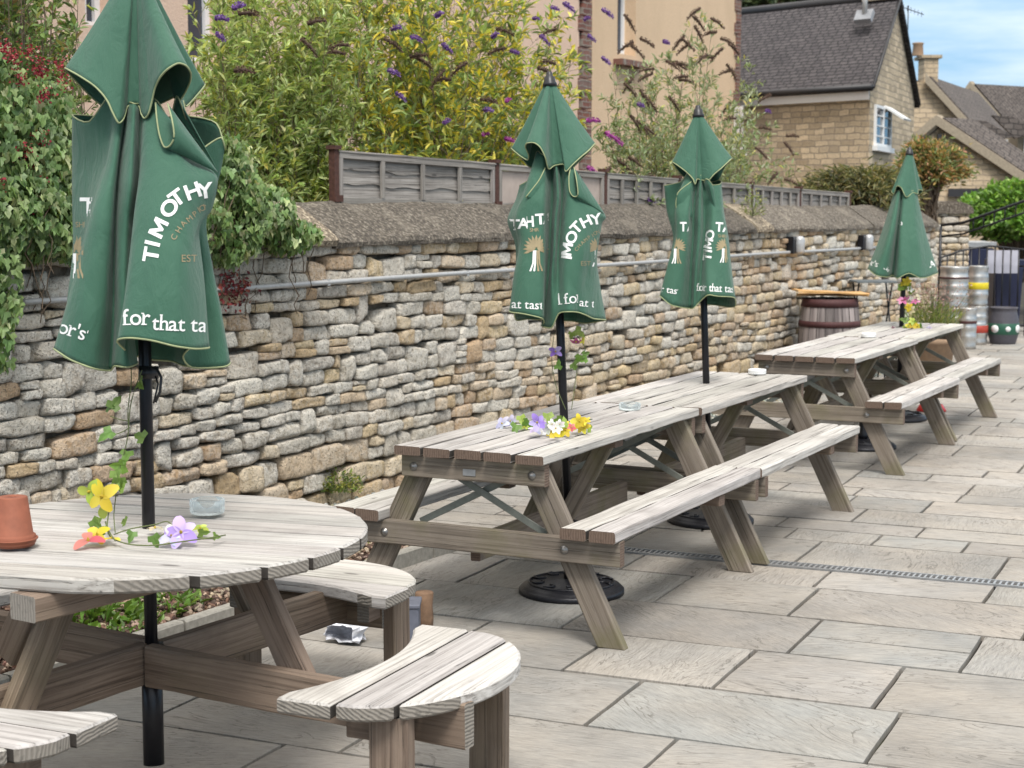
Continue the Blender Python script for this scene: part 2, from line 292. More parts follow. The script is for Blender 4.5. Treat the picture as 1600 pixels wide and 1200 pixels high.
        mm=mi if isinstance(mi,int) else [mi[i] for i in range(m-1) for k in range(n)]
        s.add(vs,fs,mm,None,c,smooth)
    def box(s,c0,hx,hy,hz,mi=0,c=(1,1,1,1),gs=None):
        """box from centre and half-axis vectors"""
        c0=np.asarray(c0,float); vs=[];
        for x,y,z in [(-1,-1,-1),(1,-1,-1),(1,1,-1),(-1,1,-1),(-1,-1,1),(1,-1,1),(1,1,1),(-1,1,1)]: vs.append(c0+hx*x+hy*y+hz*z)
        s.add(vs,[[0,3,2,1],[4,5,6,7],[0,1,5,4],[1,2,6,5],[2,3,7,6],[3,0,4,7]],mi,None,c)
    def quadg(s,p,gs,mi=0,c=(1,1,1,1)): s.add(p,[list(range(len(p)))],mi,gs,c)
def bevel(o,wd=.003,seg=2):
    m=o.modifiers.new('bevel','BEVEL'); m.width=wd; m.segments=seg; m.limit_method='ANGLE'; return o
# ================================================================ THE SETTING
WA=R(3.5); WB=V(-5.2,8.06,0); WD=V(math.sin(WA),math.cos(WA),0); WN=V(WD[1],-WD[0],0)     # wall line, its direction, its normal towards the patio
def wall(s_,z,off=0.): return WB+WD*s_+WN*off+V(0,0,z)
def wpx(x,y,off=0.): 
    p=atp(x,y,WB+WN*off,WN); return (p-WB)@WD,p[2]
def vnoise(p,seed=0):
    """cheap smooth noise on an (n,3) array"""
    a=np.zeros(len(p)); 
    for k in range(4):
        q=np.array([math.sin(seed*1.7+k*2.1),math.cos(seed*.9+k*1.3),math.sin(seed*2.3+k*.7)]); q/=np.linalg.norm(q)
        q2=np.roll(q,1)*np.array([1,-1,1]); f_=1.9**k
        a+=(.62**k)*np.sin(f_*(p@q)*1.3+seed*3+1.7*np.sin(f_*(p@q2)+k+seed))
    return a/2.2
# ground sheet under everything
m=MB(); m.add([V(-60,-30,-.03),V(80,-30,-.03),V(80,140,-.03),V(-60,140,-.03)],[[0,1,2,3]]); tag(m.build('ground','grout'),kind='structure')
# --- paving: riven sandstone slabs laid in courses
PA=R(2.4); PU=V(math.cos(PA),math.sin(PA),0); PV=V(-math.sin(PA),math.cos(PA),0); P0=V(0,0,0)
slabcols=[tuple(x*.92 for x in q) for q in [(.37,.35,.32),(.36,.345,.32),(.40,.375,.345),(.350,.34,.315),(.38,.35,.315),(.365,.345,.315),(.335,.33,.312),(.41,.385,.35),(.34,.32,.295)]]; _old=[(.42,.385,.335),(.38,.355,.315),(.44,.39,.33),(.37,.36,.325),(.41,.36,.30),(.39,.355,.31),(.345,.345,.325),(.45,.41,.355),(.36,.33,.29)]
BEDX=lambda Y: -3.60-0.04*(Y-5)   # unused helper kept simple
m=MB()
def edge_x(Y):                      # where the paving stops in front of the wall
    wx=WB[0]+math.tan(WA)*(Y-WB[1])
    return wx+ (1.33 if Y<7.25 else .45)
def slab(u0,u1,v0,v1,tone=None,col=None):
    gap=.0085; c=PU*((u0+u1)/2)+PV*((v0+v1)/2)
    ex=edge_x(c[1])
    if c[0]+(u1-u0)/2<ex-.05: return
    if c[0]-(u1-u0)/2<ex: u0=max(u0,(ex-0)/math.cos(PA) + 0.04*c[1]*0 ) if (u1-ex)>.12 else u0
    if u1-u0<.1: return
    col=col or slabcols[rng.integers(len(slabcols))]; k=.9+.2*rng.random(); col=tuple(x*k for x in col)+(1,)
    near=math.hypot(c[0]+1.5,c[1]-5)<7
    nx=max(2,int((u1-u0)/(.045 if near else .25))); ny=max(2,int((v1-v0)/(.045 if near else .25)))
    us=np.linspace(u0+gap,u1-gap,nx+1); vs_=np.linspace(v0+gap,v1-gap,ny+1); U,W=np.meshgrid(us,vs_,indexing='ij')
    seed=rng.random()*50; q=np.stack([U.ravel()*3.2,W.ravel()*5.5,np.full(U.size,seed)],1)
    z=vnoise(q,seed)*.0016+ (rng.random()-.5)*.003 + (U.ravel()-u0)*(rng.random()-.5)*.004
    ed=np.minimum(np.minimum(U-u0,u1-U),np.minimum(W-v0,v1-W)).ravel(); z=z-np.where(ed<gap*1.5,.004,0)
    wob=vnoise(np.stack([U.ravel()*6,W.ravel()*6,np.full(U.size,seed)],1),seed+3)*.003*(ed<gap*1.5)
    wob2=vnoise(np.stack([U.ravel()*7,W.ravel()*5,np.full(U.size,seed+9)],1),seed+5)*.003*(ed<gap*1.5)
    Pt=PU[None]*(U.ravel()+wob)[:,None]+PV[None]*(W.ravel()+wob2)[:,None]; Pt[:,2]=z
    rot=rng.integers(0,4); cs,sn=[(1,0),(0,1),(.8,.6),(.94,-.34)][rot]
    g=np.stack([(U.ravel()*cs-W.ravel()*sn)+seed*3,(U.ravel()*sn+W.ravel()*cs)+seed*1.7,np.full(U.size,seed*.37)],1)
    idx=np.arange((nx+1)*(ny+1)).reshape(nx+1,ny+1)
    fs=np.stack([idx[:-1,:-1].ravel(),idx[1:,:-1].ravel(),idx[1:,1:].ravel(),idx[:-1,1:].ravel()],1)
    base=m.nv; m.add(Pt,fs,0,g,col,True)
    # rim down to the grout
    rim=np.concatenate([idx[:,0],idx[-1,1:],idx[-2::-1,-1],idx[0,-2:0:-1]]); low=Pt[rim].copy(); low[:,2]=-.028
    n=len(rim); top=Pt[rim]; m.add(np.concatenate([top,low]),[[i,n+i,n+(i+1)%n,(i+1)%n] for i in range(n)],0,np.concatenate([g[rim],g[rim]]),col)
def tofuv(x,y):
    p=atz(x,y,0); return p@PU,p@PV
v=4.99-.575*5
rows=[]
fixed={5:[-5.6,-4.9,-4.2,-3.5,-2.9,-1.98,-1.05,-.1,.5],6:[-5.3,-4.4,-3.7,-2.85,-2.3,-1.72,-1.15,-.6,.3],7:[-5,-4.2,-3.45,-2.55,-1.60,-.95,-.1,.6],8:[-5,-4.1,-3.3,-2.35,-1.75,-.8,-.2,.7]}
k=0
while v<25:
    h=.575 if k<12 else [.575,.575,.42,.29][rng.integers(4)]
    if k in (11,): h=.30
    if 7.66<v+h and v<7.66+.001: h=7.66-v if 7.66-v>.2 else h
    rows.append((k,v,h)); v+=h; k+=1
    if abs(v-7.66)<.02: v+=.10
for k,v,h in rows:
    if k in fixed: us=fixed[k]; us=us+[us[-1]+.9,us[-1]+1.5,us[-1]+2.4,us[-1]+3.3]; us=[us[0]-1.5,us[0]-.6]+us
    else:
        us=[-7.+rng.random()*.6]
        while us[-1]<(6 if v<12 else 9): us.append(us[-1]+[.93,.6,.93,.75,.45][rng.integers(5)])
    for a,b in zip(us[:-1],us[1:]):
        if h>.5 and (b-a)<.75 and rng.random()<.30: slab(a,b,v,v+h*.5); slab(a,b,v+h*.5,v+h)
        else: slab(a,b,v,v+h, col=(.345,.342,.322) if (k==5 and abs(a+1.98)<.01) else None)
tag(m.build('patio_paving','slab'),kind='structure')
# --- slot drain
t=thing('drain_channel','long narrow grey slotted drain grating set across the stone paving','drain',PU*(-1.6)+PV*7.71)
m=MB(); zt=.002
for vv in (7.667,7.753): m.box(PU*0.9+PV*vv+V(0,0,-.004),PU*4.6,PV*.005,V(0,0,.007))
u=-3.7
while u<5.4:
    m.box(PU*u+PV*7.71+V(0,0,-.006),PU*.0048+PV*.005,PV*.037,V(0,0,.007)); u+=.026
m.build('grating','plate_grey',t,t.location)
m=MB(); m.box(PU*0.9+PV*7.71+V(0,0,-.024),PU*4.6,PV*.045,V(0,0,.004)); m.build('channel','black_plastic',t,t.location)

# --- dry stone wall
t=thing('stone_wall','long dry stone boundary wall of rough pale limestone under a sloping mossy coping','wall',WB)
TEMPL={}
def template(n):
    if n in TEMPL: return TEMPL[n]
    idx={};vs=[];fs=[]
    def vid(p):
        k_=tuple(np.round(p,5))
        if k_ not in idx: idx[k_]=len(vs); vs.append(p)
        return idx[k_]
    L_=np.linspace(-1,1,n+1)
    for ax in range(3):
        for sg in (-1,1):
            if ax==1 and sg==-1: continue            # no back face
            for i in range(n):
                for j in range(n):
                    q=[]
                    for a,b in ((0,0),(1,0),(1,1),(0,1)):
                        p=[0,0,0]; p[ax]=sg; p[(ax+1)%3]=L_[i+a]; p[(ax+2)%3]=L_[j+b]; q.append(vid(np.array(p,float)))
                    fs.append(q if sg>0 else q[::-1])
    TEMPL[n]=(np.array(vs),np.array(fs)); return TEMPL[n]
greys=[(.56,.51,.43),(.48,.43,.35),(.60,.56,.48),(.52,.45,.36),(.43,.38,.32)]; ochres=[(.56,.43,.25),(.50,.36,.20),(.58,.47,.32),(.46,.31,.18),(.57,.44,.30)]
m=MB()
def stone(s0,s1,z0,z1,depth=.0):
    wd=s1-s0; ht=z1-z0; sc=(s0+s1)/2; zc=(z0+z1)/2
    n=7 if sc<3 else (5 if sc<7 else 4)
    tv,tf=template(n); seed=rng.random()*90
    e=11. if rng.random()<.65 else 6.; r_=(np.abs(tv)**e).sum(1)**(1/e); p=tv/r_[:,None]*1.01
    for _ in range(4):
        nd=rng.normal(size=3); nd/=np.linalg.norm(nd); pr_=p@nd; mxp=np.abs(nd).sum(); ex_=np.maximum(0,pr_-mxp*(.70+.2*rng.random())); p=p-nd[None]*ex_[:,None]
    hx,hy,hz=wd/2*.975,.075,ht/2*(.945 if sc<2.5 else .965)
    sk=(rng.random(4)-.5)
    q=p*np.array([hx,hy,hz]); q[:,2]*=1+sk[0]*.35*p[:,0]; q[:,0]*=1+sk[1]*.12*p[:,2]; q[:,2]+=sk[2]*.14*ht*p[:,0]+ht*.06*np.sin(p[:,0]*2.2+seed)*(sk[3])
    w3=np.stack([q[:,0]*22,q[:,2]*22,q[:,1]*22],1); nn=vnoise(w3+seed,seed)
    w4=np.stack([q[:,0]*60,q[:,2]*60,q[:,1]*60],1); n2=vnoise(w4+seed,seed+5)
    q+= (p/np.linalg.norm(p,axis=1)[:,None])*(nn*.0060+n2*.0035)[:,None]
    out=(rng.random()-.5)*.028
    oc=rng.random(); lowz=max(0,1-zc/.55); pr=.27+.58*lowz+(.22 if sc>1.2 else 0)+(.1 if sc>5 else 0)-(.12 if sc<-.5 and zc>.5 else 0)
    patch=math.sin(sc*1.9+zc*3.)+math.sin(sc*.8-zc*5+1); pr+=.12*patch
    col=ochres[rng.integers(5)] if oc<pr else greys[rng.integers(5)]; k_=.85+.28*rng.random(); lich=.12+.35*rng.random() if oc<pr else .45+.55*rng.random()
    P=WB[None]+WD[None]*(sc+q[:,0])[:,None]+WN[None]*(q[:,1]-.045+out)[:,None]; P[:,2]=zc+q[:,2]
    m.add(P,tf,0,None,(col[0]*k_,col[1]*k_,col[2]*k_,lich),True)
TOPZ=1.50
def wob(s_,z): f_=min(1,z/.2)*min(1,max(0,(TOPZ-z)/.2)); return f_*(.020*math.sin(s_*1.3+z*2)+.012*math.sin(s_*3.1+z*4+1))
def lay(S0,S1,zlo,zhi):
    z=zlo; skips=[]; 
    while z<zhi-.02:
        base=.070 if z>.25 else .108
        h=base*(.72+.62*rng.random()); 
        if z+h>zhi-.03: h=zhi-z
        s_=S0+rng.random()*.08; nxt=[]
        while s_<S1:
            wd=min((.105+.20*rng.random()**1.2)*(1.25 if z<.3 else 1)*(1 if s_<6 else .95), .30)
            hit=[k_ for k_ in skips if s_<k_[1] and s_+wd>k_[0]]
            if hit:
                a,b=hit[0]
                if a-s_>.05: wd=a-s_
                else: s_=b; continue
            hh=h
            if rng.random()<.07 and wd>.12 and z+h*2<zhi-.06: hh=h*1.7; nxt.append((s_,s_+wd))
            elif rng.random()<.10 and h>.065 and wd<.2:       # two thin ones
                k_=wob(s_,z); stone(s_,s_+wd,z+k_,z+h*.5+k_); stone(s_,s_+wd,z+h*.5+k_,z+h+k_); s_+=wd; continue
            k_=wob(s_+wd/2,z); stone(s_,s_+wd,z+k_,z+hh+k_); s_+=wd
        skips=nxt; z+=h
lay(-4.6,12.2,-.03,TOPZ)
m.build('stonework','stone',t,WB)
m=MB()
pts=[]; 
m.box(wall(3.8,.72,-.275),WD*8.45,WN*.215,V(0,0,.78)); m.build('wall_core','mortar',t,WB)
# coping: sloping slabs
def coping_piece(s0,s1,zb,tone,jut=0.,pale=False):
    n=max(2,int((s1-s0)/.06)); mm=MB()
    prof=[(-.36,.235),(-.30,.245),(-.20,.205),(-.09,.135),(.0,.075),(.055,.038),(.07,.012),(.065,-.012),(-.02,-.02),(-.36,-.02)]
    vs=[]
    for i in range(n+1):
        s_=s0+.004+(s1-s0-.008)*i/n
        for q,(x,z) in enumerate(prof):
            w_=noise.noise(Vector((s_*3,q*.7,zb)))*.012+noise.noise(Vector((s_*11,q*1.3,zb+3)))*.006+(noise.noise(Vector((s_*7,3.1,zb)))*.016 if q in (5,6,7) else 0)
            vs.append(wall(s_,zb+z+w_*.8,x+jut+w_))
    k_=len(prof); fs=[[i*k_+q,i*k_+(q+1)%k_,(i+1)*k_+(q+1)%k_,(i+1)*k_+q] for i in range(n) for q in range(k_)]
    fs=[f[::-1] for f in fs]+[list(range(k_)),[n*k_+q for q in range(k_)][::-1]]
    mm.add(vs,fs,0,None,tone)
    return mm
m=MB(); s_=-4.6; k=0
brk=[-4.6,-3.3,-2.2,-1.15,-.33,-.02,2.0,3.6,5.0,6.35,6.72,8.3,9.7,10.7,12.2]
for a,b in zip(brk[:-1],brk[1:]):
    pale=b-a<.45; zb=1.50-.0015*k
    tn=(2.0,1.85,1.6,1) if pale else tuple(np.array([1.,.965,.92])*(.70+.5*rng.random()))+(1,)
    mm=coping_piece(a,b,zb+(.012 if pale else 0),tn,.015 if pale else (rng.random()-.5)*.02); 
    for vv,gg,cc in zip(mm.v,mm.g,mm.c): m.add(vv,[],0,gg,cc)
    b0=m.nv-mm.nv; m.f+=[[i+b0 for i in f] for f in mm.f]; m.mi+=mm.mi; m.sm+=[False]*len(mm.f); k+=1
m.build('coping','coping',t,WB)
# return wall and gate pier beyond
def rubble_box(name,label,cat,p0,dirx,wid,ht,dep,cap=True,group=None):
    """small stone wall or pier whose front faces the camera side"""
    global m
    tt=thing(name,label,cat,p0,0,group); dx=nrm(dirx); nx_=V(dx[1],-dx[0],0)
    if nx_@(CAM-p0)<0: nx_=-nx_
    mm=MB(); old=(m,)
    z=0
    while z<ht-.02:
        h=min(.07+.06*rng.random(),ht-z); x=0
        while x<wid:
            w_=min(.12+.16*rng.random(),wid-x+.02); tv,tf=template(4); e=4; p=tv/((np.abs(tv)**e).sum(1)**(1/e))[:,None]*1.03
            q=p*np.array([w_/2,.07,h/2]); q+=p*(vnoise(q*30+rng.random()*50,rng.random()*9)*.004)[:,None]
            P=p0[None]+dx[None]*(x+w_/2+q[:,0])[:,None]+nx_[None]*(q[:,1]-.04)[:,None]; P[:,2]=z+h/2+q[:,2]
            col=(ochres+greys)[rng.integers(10)]; k_=.85+.3*rng.random(); f_=tf if np.dot(np.cross(dx,nx_),V(0,0,1))>0 else tf[:,::-1]
            mm.add(P,f_,0,None,(col[0]*k_,col[1]*k_,col[2]*k_,.3+.4*rng.random()),True); x+=w_
        z+=h
    mm.build('stonework','stone',tt,p0)
    mm=MB(); mm.box(p0+dx*wid/2-nx_*(dep/2+.02)+V(0,0,ht/2),dx*(wid/2),nx_*dep/2,V(0,0,ht/2-.01)); mm.build('wall_core','mortar',tt,p0)
    if cap:
        mm=MB(); n=10
        for k_ in range(n):
            a=math.pi*k_/n; b=math.pi*(k_+1)/n
        arc=[(-math.cos(math.pi*i/n)*(wid/2+.06),math.sin(math.pi*i/n)*.13) for i in range(n+1)]; outl=[(x,z+.0) for x,z in arc]+[(wid/2+.06,-.05),(-wid/2-.06,-.05)]
        vs=[p0+dx*(wid/2+x)+nx_*.06+V(0,0,ht+.05+z) for x,z in outl]+[p0+dx*(wid/2+x)-nx_*(dep+.06)+V(0,0,ht+.05+z) for x,z in outl]
        k_=len(outl); mm.add(vs,[list(range(k_)),list(range(2*k_-1,k_-1,-1))]+[[i,(i+1)%k_,k_+(i+1)%k_,k_+i] for i in range(k_)],0,None,(1.1,1.05,1,1)); mm.build('coping','coping',tt,p0)
    return tt
# ================================================================ FURNITURE
def bolt_head(m,p,n,r=.013): m.lathe([(r*1.35,0),(r*1.35,.002),(r,.003),(r*.85,.007),(r*.4,.010),(.0003,.011)],p,12,0,ax=n)
def picnic_table(cx,cy,L,label,bolts=True,plate=False,seed=0,wx=.68,half=.64):
    t=thing('picnic_table',label,'picnic table',(cx,cy+L/2,0),0,'rectangular picnic tables in a row')
    O=(cx,cy+L/2,0); X=V(1,0,0);Y=V(0,1,0); HT=.748
    # top planks: five, running away from the camera
    m=MB(); n=5; pw=wx/n
    for i in range(n):
        x=cx-wx/2+pw*(i+.5); a=V(x,cy-.01*rng.random(),HT-.0175+.003*(rng.random()-.5)); b=V(x+.004*(rng.random()-.5),cy+L-.004-.006*rng.random(),HT-.0175+.003*(rng.random()-.5))
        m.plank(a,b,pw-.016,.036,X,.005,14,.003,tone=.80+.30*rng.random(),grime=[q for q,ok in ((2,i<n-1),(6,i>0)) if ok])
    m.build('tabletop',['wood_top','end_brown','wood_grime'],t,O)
    for sgn in (-1,1):
        m=MB()
        for i in range(2):
            x=cx+sgn*(half-.0575-i*.122)
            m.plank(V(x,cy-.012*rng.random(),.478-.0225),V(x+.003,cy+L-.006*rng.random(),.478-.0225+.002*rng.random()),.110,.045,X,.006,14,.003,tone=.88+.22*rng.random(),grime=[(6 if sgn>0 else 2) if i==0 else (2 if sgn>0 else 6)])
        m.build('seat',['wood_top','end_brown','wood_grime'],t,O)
    for e,(yf,sg) in enumerate(((cy+.055,1),(cy+L-.055,-1))):
        # rail under the top, cross beam under the seats
        m=MB(); m.plank(V(cx-wx/2+.02,yf,HT-.038-.045),V(cx+wx/2-.02,yf,HT-.038-.045),.088,.044,V(0,0,1),.004,6,.002); m.build('top_rail',['wood_frame','end_brown'],t,O)
        if plate and e==0: mm=MB(); mm.box(V(cx-.01,yf-.0235,HT-.092),X*.028,Y*.0015,V(0,0,.013)); mm.build('maker_plate','plate_grey',t,O)
        m=MB(); m.plank(V(cx-half+.0,yf,.433-.050),V(cx+half-.0,yf,.433-.050),.098,.044,V(0,0,1),.004,8,.002); m.build('cross_beam',['wood_frame','end_brown'],t,O)
        if bolts:
            for sx in (-1,1):
                for xx,zz in ((wx/2-.075,HT-.085),(half-.235+.0,.383)):
                    mb=MB(); bolt_head(mb,V(cx+sx*xx,yf-.022*sg,zz),V(0,-sg,0)); mb.build('bolt','bolt',t,O)
        for sx in (-1,1):
            m=MB(); yl=yf+sg*.045
            a=V(cx+sx*(wx/2-.105),yl,HT-.045); b=V(cx+sx*(half-.055),yl,0.)
            # leg cut level at the floor
            d=nrm(b-a); sd=V(1,0,0)-d*d[0]; hw=.052; off=rng.random(3)*20
            xa=[a[0]-hw/abs(d[2]),a[0]+hw/abs(d[2])]; xb=[b[0]-hw/abs(d[2]),b[0]+hw/abs(d[2])]
            vs=[];gs=[];S=8
            for i in range(S+1):
                k_=i/S
                for q,(xx,yy) in enumerate(((0,-1),(1,-1),(1,1),(0,1))):
                    x=xa[xx]+(xb[xx]-xa[xx])*k_; vs.append(V(x+(rng.random()-.5)*.002,yl+yy*.0215,a[2]*(1-k_))); gs.append(off+V(k_*.8,xx*.1,yy*.02))
            tn=.85+.25*rng.random(); m.add(vs,[[i*4+q,(i+1)*4+q,(i+1)*4+(q+1)%4,i*4+(q+1)%4] for i in range(S) for q in range(4)]+[[0,1,2,3],[S*4+3,S*4+2,S*4+1,S*4]],0,gs,(tn,tn,tn,1)); o=m.build('leg',['wood_frame'],t,O); bevel(o,.004)
        # grey metal stays from under the top down to the cross beam, crossing
        m=MB(); c1=V(cx-.16*1,yf+sg*.28,HT-.045)
        for sx in (-1,1):
            a=V(cx+sx*.20,yf+sg*.50,HT-.045); b=V(cx-sx*.10,yf+sg*.05,.43)
            a=V(cx+sx*.24,yf+sg*(.07+.008*sx),HT-.06); b=V(cx-sx*.29,yf+sg*(.07+.008*sx),.42)
            m.plank(a,b,.028,.006,V(0,0,1),.001,1,0,False,1.)
        m.build('metal_stays','galv_green',t,O)
    # middle batten and centre spar with short braces
    m=MB(); m.plank(V(cx-wx/2+.06,cy+L/2,HT-.038-.02),V(cx+wx/2-.06,cy+L/2,HT-.038-.02),.09,.038,Y,.004,4,.002); m.build('batten',['wood_brown','end_brown'],t,O)
    m=MB(); m.plank(V(cx-half+.02,cy+L/2,.433-.03),V(cx+half-.02,cy+L/2,.433-.03),.08,.04,V(0,0,1),.004,4,.002) if False else m.plank(V(cx-.02,cy+.10,.335),V(cx-.02,cy+L-.10,.335),.10,.044,V(0,0,1),.004,8,.002)
    m.build('long_spar',['wood_frame','end_brown'],t,O)
    for sg in (-1,1):
        m=MB(); m.plank(V(cx+sg*.22,cy+L/2-.0,HT-.06),V(cx+sg*.03,cy+L/2+.01,.35),.075,.035,V(1,0,.3),.004,4,.002); m.build('brace',['wood_frame','end_brown'],t,O)
    for sgn in (-1,1):
        m=MB(); x=cx+sgn*(half-.119); m.plank(V(x-.11,cy+L*.70,.433-.025),V(x+.11,cy+L*.70,.433-.025),.045,.07,V(0,0,1),.004,2,.001); m.build('seat_batten',['wood_brown','end_brown'],t,O)
    return t
simple('galv_green',(.22,.23,.20),.55,.3,50,.25,.1)
TL=1.735
picnic_table(-3.065,5.73,TL,'grey picnic table with a metal plate on its end rail, nearest the round table',plate=True)
picnic_table(-3.055,5.73+TL+.005,TL,'grey picnic table with no flowers, a black umbrella pole through its top')
picnic_table(-3.105,10.42,1.74,'picnic table starting the farther pair, with a white ashtray and no umbrella')
picnic_table(-3.135,10.42+1.745,1.76,'farthest picnic table, with yellow flowers round the umbrella pole, nearest the kegs')

# --- the round table
RC=V(-3.176,3.908,0); rd=10.6
def round_table():
    t=thing('round_picnic_table','big round weathered picnic table with curved seats in the left foreground','picnic table',RC)
    ex=dirxy(rd); ey=dirxy(rd+90); HT=.74; RR=.655
    m=MB(); pw=.146; n=9; w0=-pw*n/2
    for i in range(n):
        y0=w0+pw*i+.009; y1=w0+pw*(i+1)-.009; y0c=max(y0,-RR+.01); y1c=min(y1,RR-.01)
        if y1c-y0c<.03: continue
        left=[];right=[]
        for k in range(9):
            y=y0c+(y1c-y0c)*k/8; x=math.sqrt(max(RR*RR-y*y,.0004)); right.append((x,y)); left.append((-x,y))
        poly=right+left[::-1]
        if i==4:                                   # the plank with the umbrella hole
            pass
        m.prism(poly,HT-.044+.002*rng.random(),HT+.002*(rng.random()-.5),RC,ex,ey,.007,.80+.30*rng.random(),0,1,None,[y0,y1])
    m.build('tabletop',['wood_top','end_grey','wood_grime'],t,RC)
    bd=82.; 
    for off in (-.21,.21,-.50,.50):
        bx=dirxy(bd); by=dirxy(bd-90); ln=math.sqrt(RR*RR-off*off)-.03
        if abs(off)>.4: continue
        m=MB(); m.plank(RC+by*off-bx*(ln+.05)+V(0,0,HT-.045-.036),RC+by*off+bx*(ln+.02)+V(0,0,HT-.045-.036),.10,.07,by,.005,6,.002); m.build('top_rail',['wood_brown','end_grey'],t,RC)
    # four half beams meeting round the pole, each with a splayed leg beside it
    for k,ang in enumerate((-6,84,174,264)):
        d=dirxy(ang); sd=dirxy(ang+90); o_=.028*(1 if k%2 else -1); z=.335
        m=MB(); m.plank(RC+d*.02-sd*.02+sd*o_*.3+V(0,0,z),RC+d*1.16+V(0,0,z),.125,.045,V(0,0,1),.005,10,.003,tone=.95+.12*rng.random()); m.build('beam',['wood_brown','end_grey'],t,RC)
        m=MB(); a=RC+d*.34+sd*.047+V(0,0,HT-.05); b=RC+d*.59+sd*.047+V(0,0,.278)
        m.plank(a,b,.095,.044,d,.005,6,.002,tone=1.); m.build('leg',['wood_brown','end_grey'],t,RC)
    def seat(ang,label=None):
        d=dirxy(ang); tx=dirxy(ang-90)
        sx=tx; sy=d; zt=.425; rin,rout=.79,1.165
        m=MB(); ys=[(.70,.860),(.872,1.012),(1.024,1.165)]
        if True:
            for y0,y1 in ys:
                xs=np.linspace(-.42,.42,81); lo=[];hi=[]
                for x in xs:
                    l_=max(y0,math.sqrt(max(rin*rin-x*x,0)))
                    q_=math.sqrt(max(0,1-(x/.422)**2)); h_=min(y1,.83+.335*q_**.9)
                    if h_>l_+.004: lo.append((x,l_)); hi.append((x,h_))
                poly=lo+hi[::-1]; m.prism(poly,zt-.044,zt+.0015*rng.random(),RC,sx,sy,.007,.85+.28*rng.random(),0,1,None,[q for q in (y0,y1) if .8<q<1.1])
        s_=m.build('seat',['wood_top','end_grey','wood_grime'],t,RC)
        for x in (-.26,.26):
            m=MB(); p=RC+sx*x+sy*.93; m.plank(p-sy*.10+V(0,0,zt-.045-.045),p+sy*.07+V(0,0,zt-.045-.045),.085,.045,V(0,0,1),.004,2,.001); m.build('seat_bearer',['wood_brown','end_grey'],t,RC)
            m=MB(); m.plank(p-sx*math.copysign(.048,x)*-1+sy*.05+V(0,0,zt-.046),p+sx*math.copysign(.048,x)+sy*.05+V(0,0,0),.115,.045,sy,.004,4,.002,tone=1.); m.build('leg',['wood_brown','end_grey'],t,RC)
        m=MB(); m.plank(RC+sy*.93-sx*.29+V(0,0,.30),RC+sy*.93+sx*.29+V(0,0,.30),.09,.045,V(0,0,1),.004,3,.002); m.build('seat_spar',['wood_brown','end_grey'],t,RC)
    for a in (3,92,183,272): seat(a)
round_table()
# ================================================================ UMBRELLAS
def catmull(P,n,closed=True):
    P=np.asarray(P,float); m=len(P); out=[]
    rngi=range(m) if closed else range(m-1)
    for i in rngi:
        p0,p1,p2,p3=(P[(i-1)%m],P[i],P[(i+1)%m],P[(i+2)%m]) if closed else (P[max(i-1,0)],P[i],P[i+1],P[min(i+2,m-1)])
        for k in range(n):
            t=k/n; a=.42
            t2,t3=t*t,t*t*t; m1=(p2-p0)*a; m2=(p3-p1)*a
            out.append((2*t3-3*t2+1)*p1+(t3-2*t2+t)*m1+(-2*t3+3*t2)*p2+(t3-t2)*m2)
    if not closed: out.append(P[-1])
    return np.array(out)
def loft(cols,nr,nc,closed=True):
    """cols: list of columns (each the same number of 3D points, top to bottom) -> grid [col][row]"""
    A=np.array(cols,float)                       # m,k,3
    B=np.stack([catmull(A[i],nr,False) for i in range(len(A))])     # m,rows,3
    C_=np.stack([catmull(B[:,j],nc,closed) for j in range(B.shape[1])],1)
    return C_
def sheet(mb,G,closed=True,wr=.0):
    m_,k_=G.shape[:2]; P=G.reshape(-1,3).copy()
    if wr: 
        d=vnoise(P*np.array([16,16,5.])+3,2.)*wr+vnoise(P*np.array([34,34,11.])+3,5.)*wr*.5; P+=nrm(CAM-P.mean(0))[None]*d[:,None]
    idx=np.arange(m_*k_).reshape(m_,k_); nxt=np.roll(idx,-1,0) if closed else idx[1:]; cur=idx if closed else idx[:-1]
    fs=np.stack([cur[:,:-1].ravel(),cur[:,1:].ravel(),nxt[:,1:].ravel(),nxt[:,:-1].ravel()],1)
    mb.add(P,fs,0,None,(1,1,1,1),True); return P.reshape(G.shape)
SERIF={'f':[(.02,.0,.36,.05)],'r':[(-.05,.0,.24,.05),(-.06,.47,.12,.05)],'h':[(-.02,.0,.22,.05),(.33,.0,.23,.05),(-.03,.69,.14,.05)],'t':[],'a':[(.38,.0,.12,.05)],'l':[(-.04,.0,.27,.05),(-.04,.69,.14,.05)],'A':[(-.06,.0,.24,.05),(.44,.0,.24,.05)],'o':[],'s':[(.03,.0,.045,.15),(.36,.38,.045,.14)],'e':[]}
GC={}
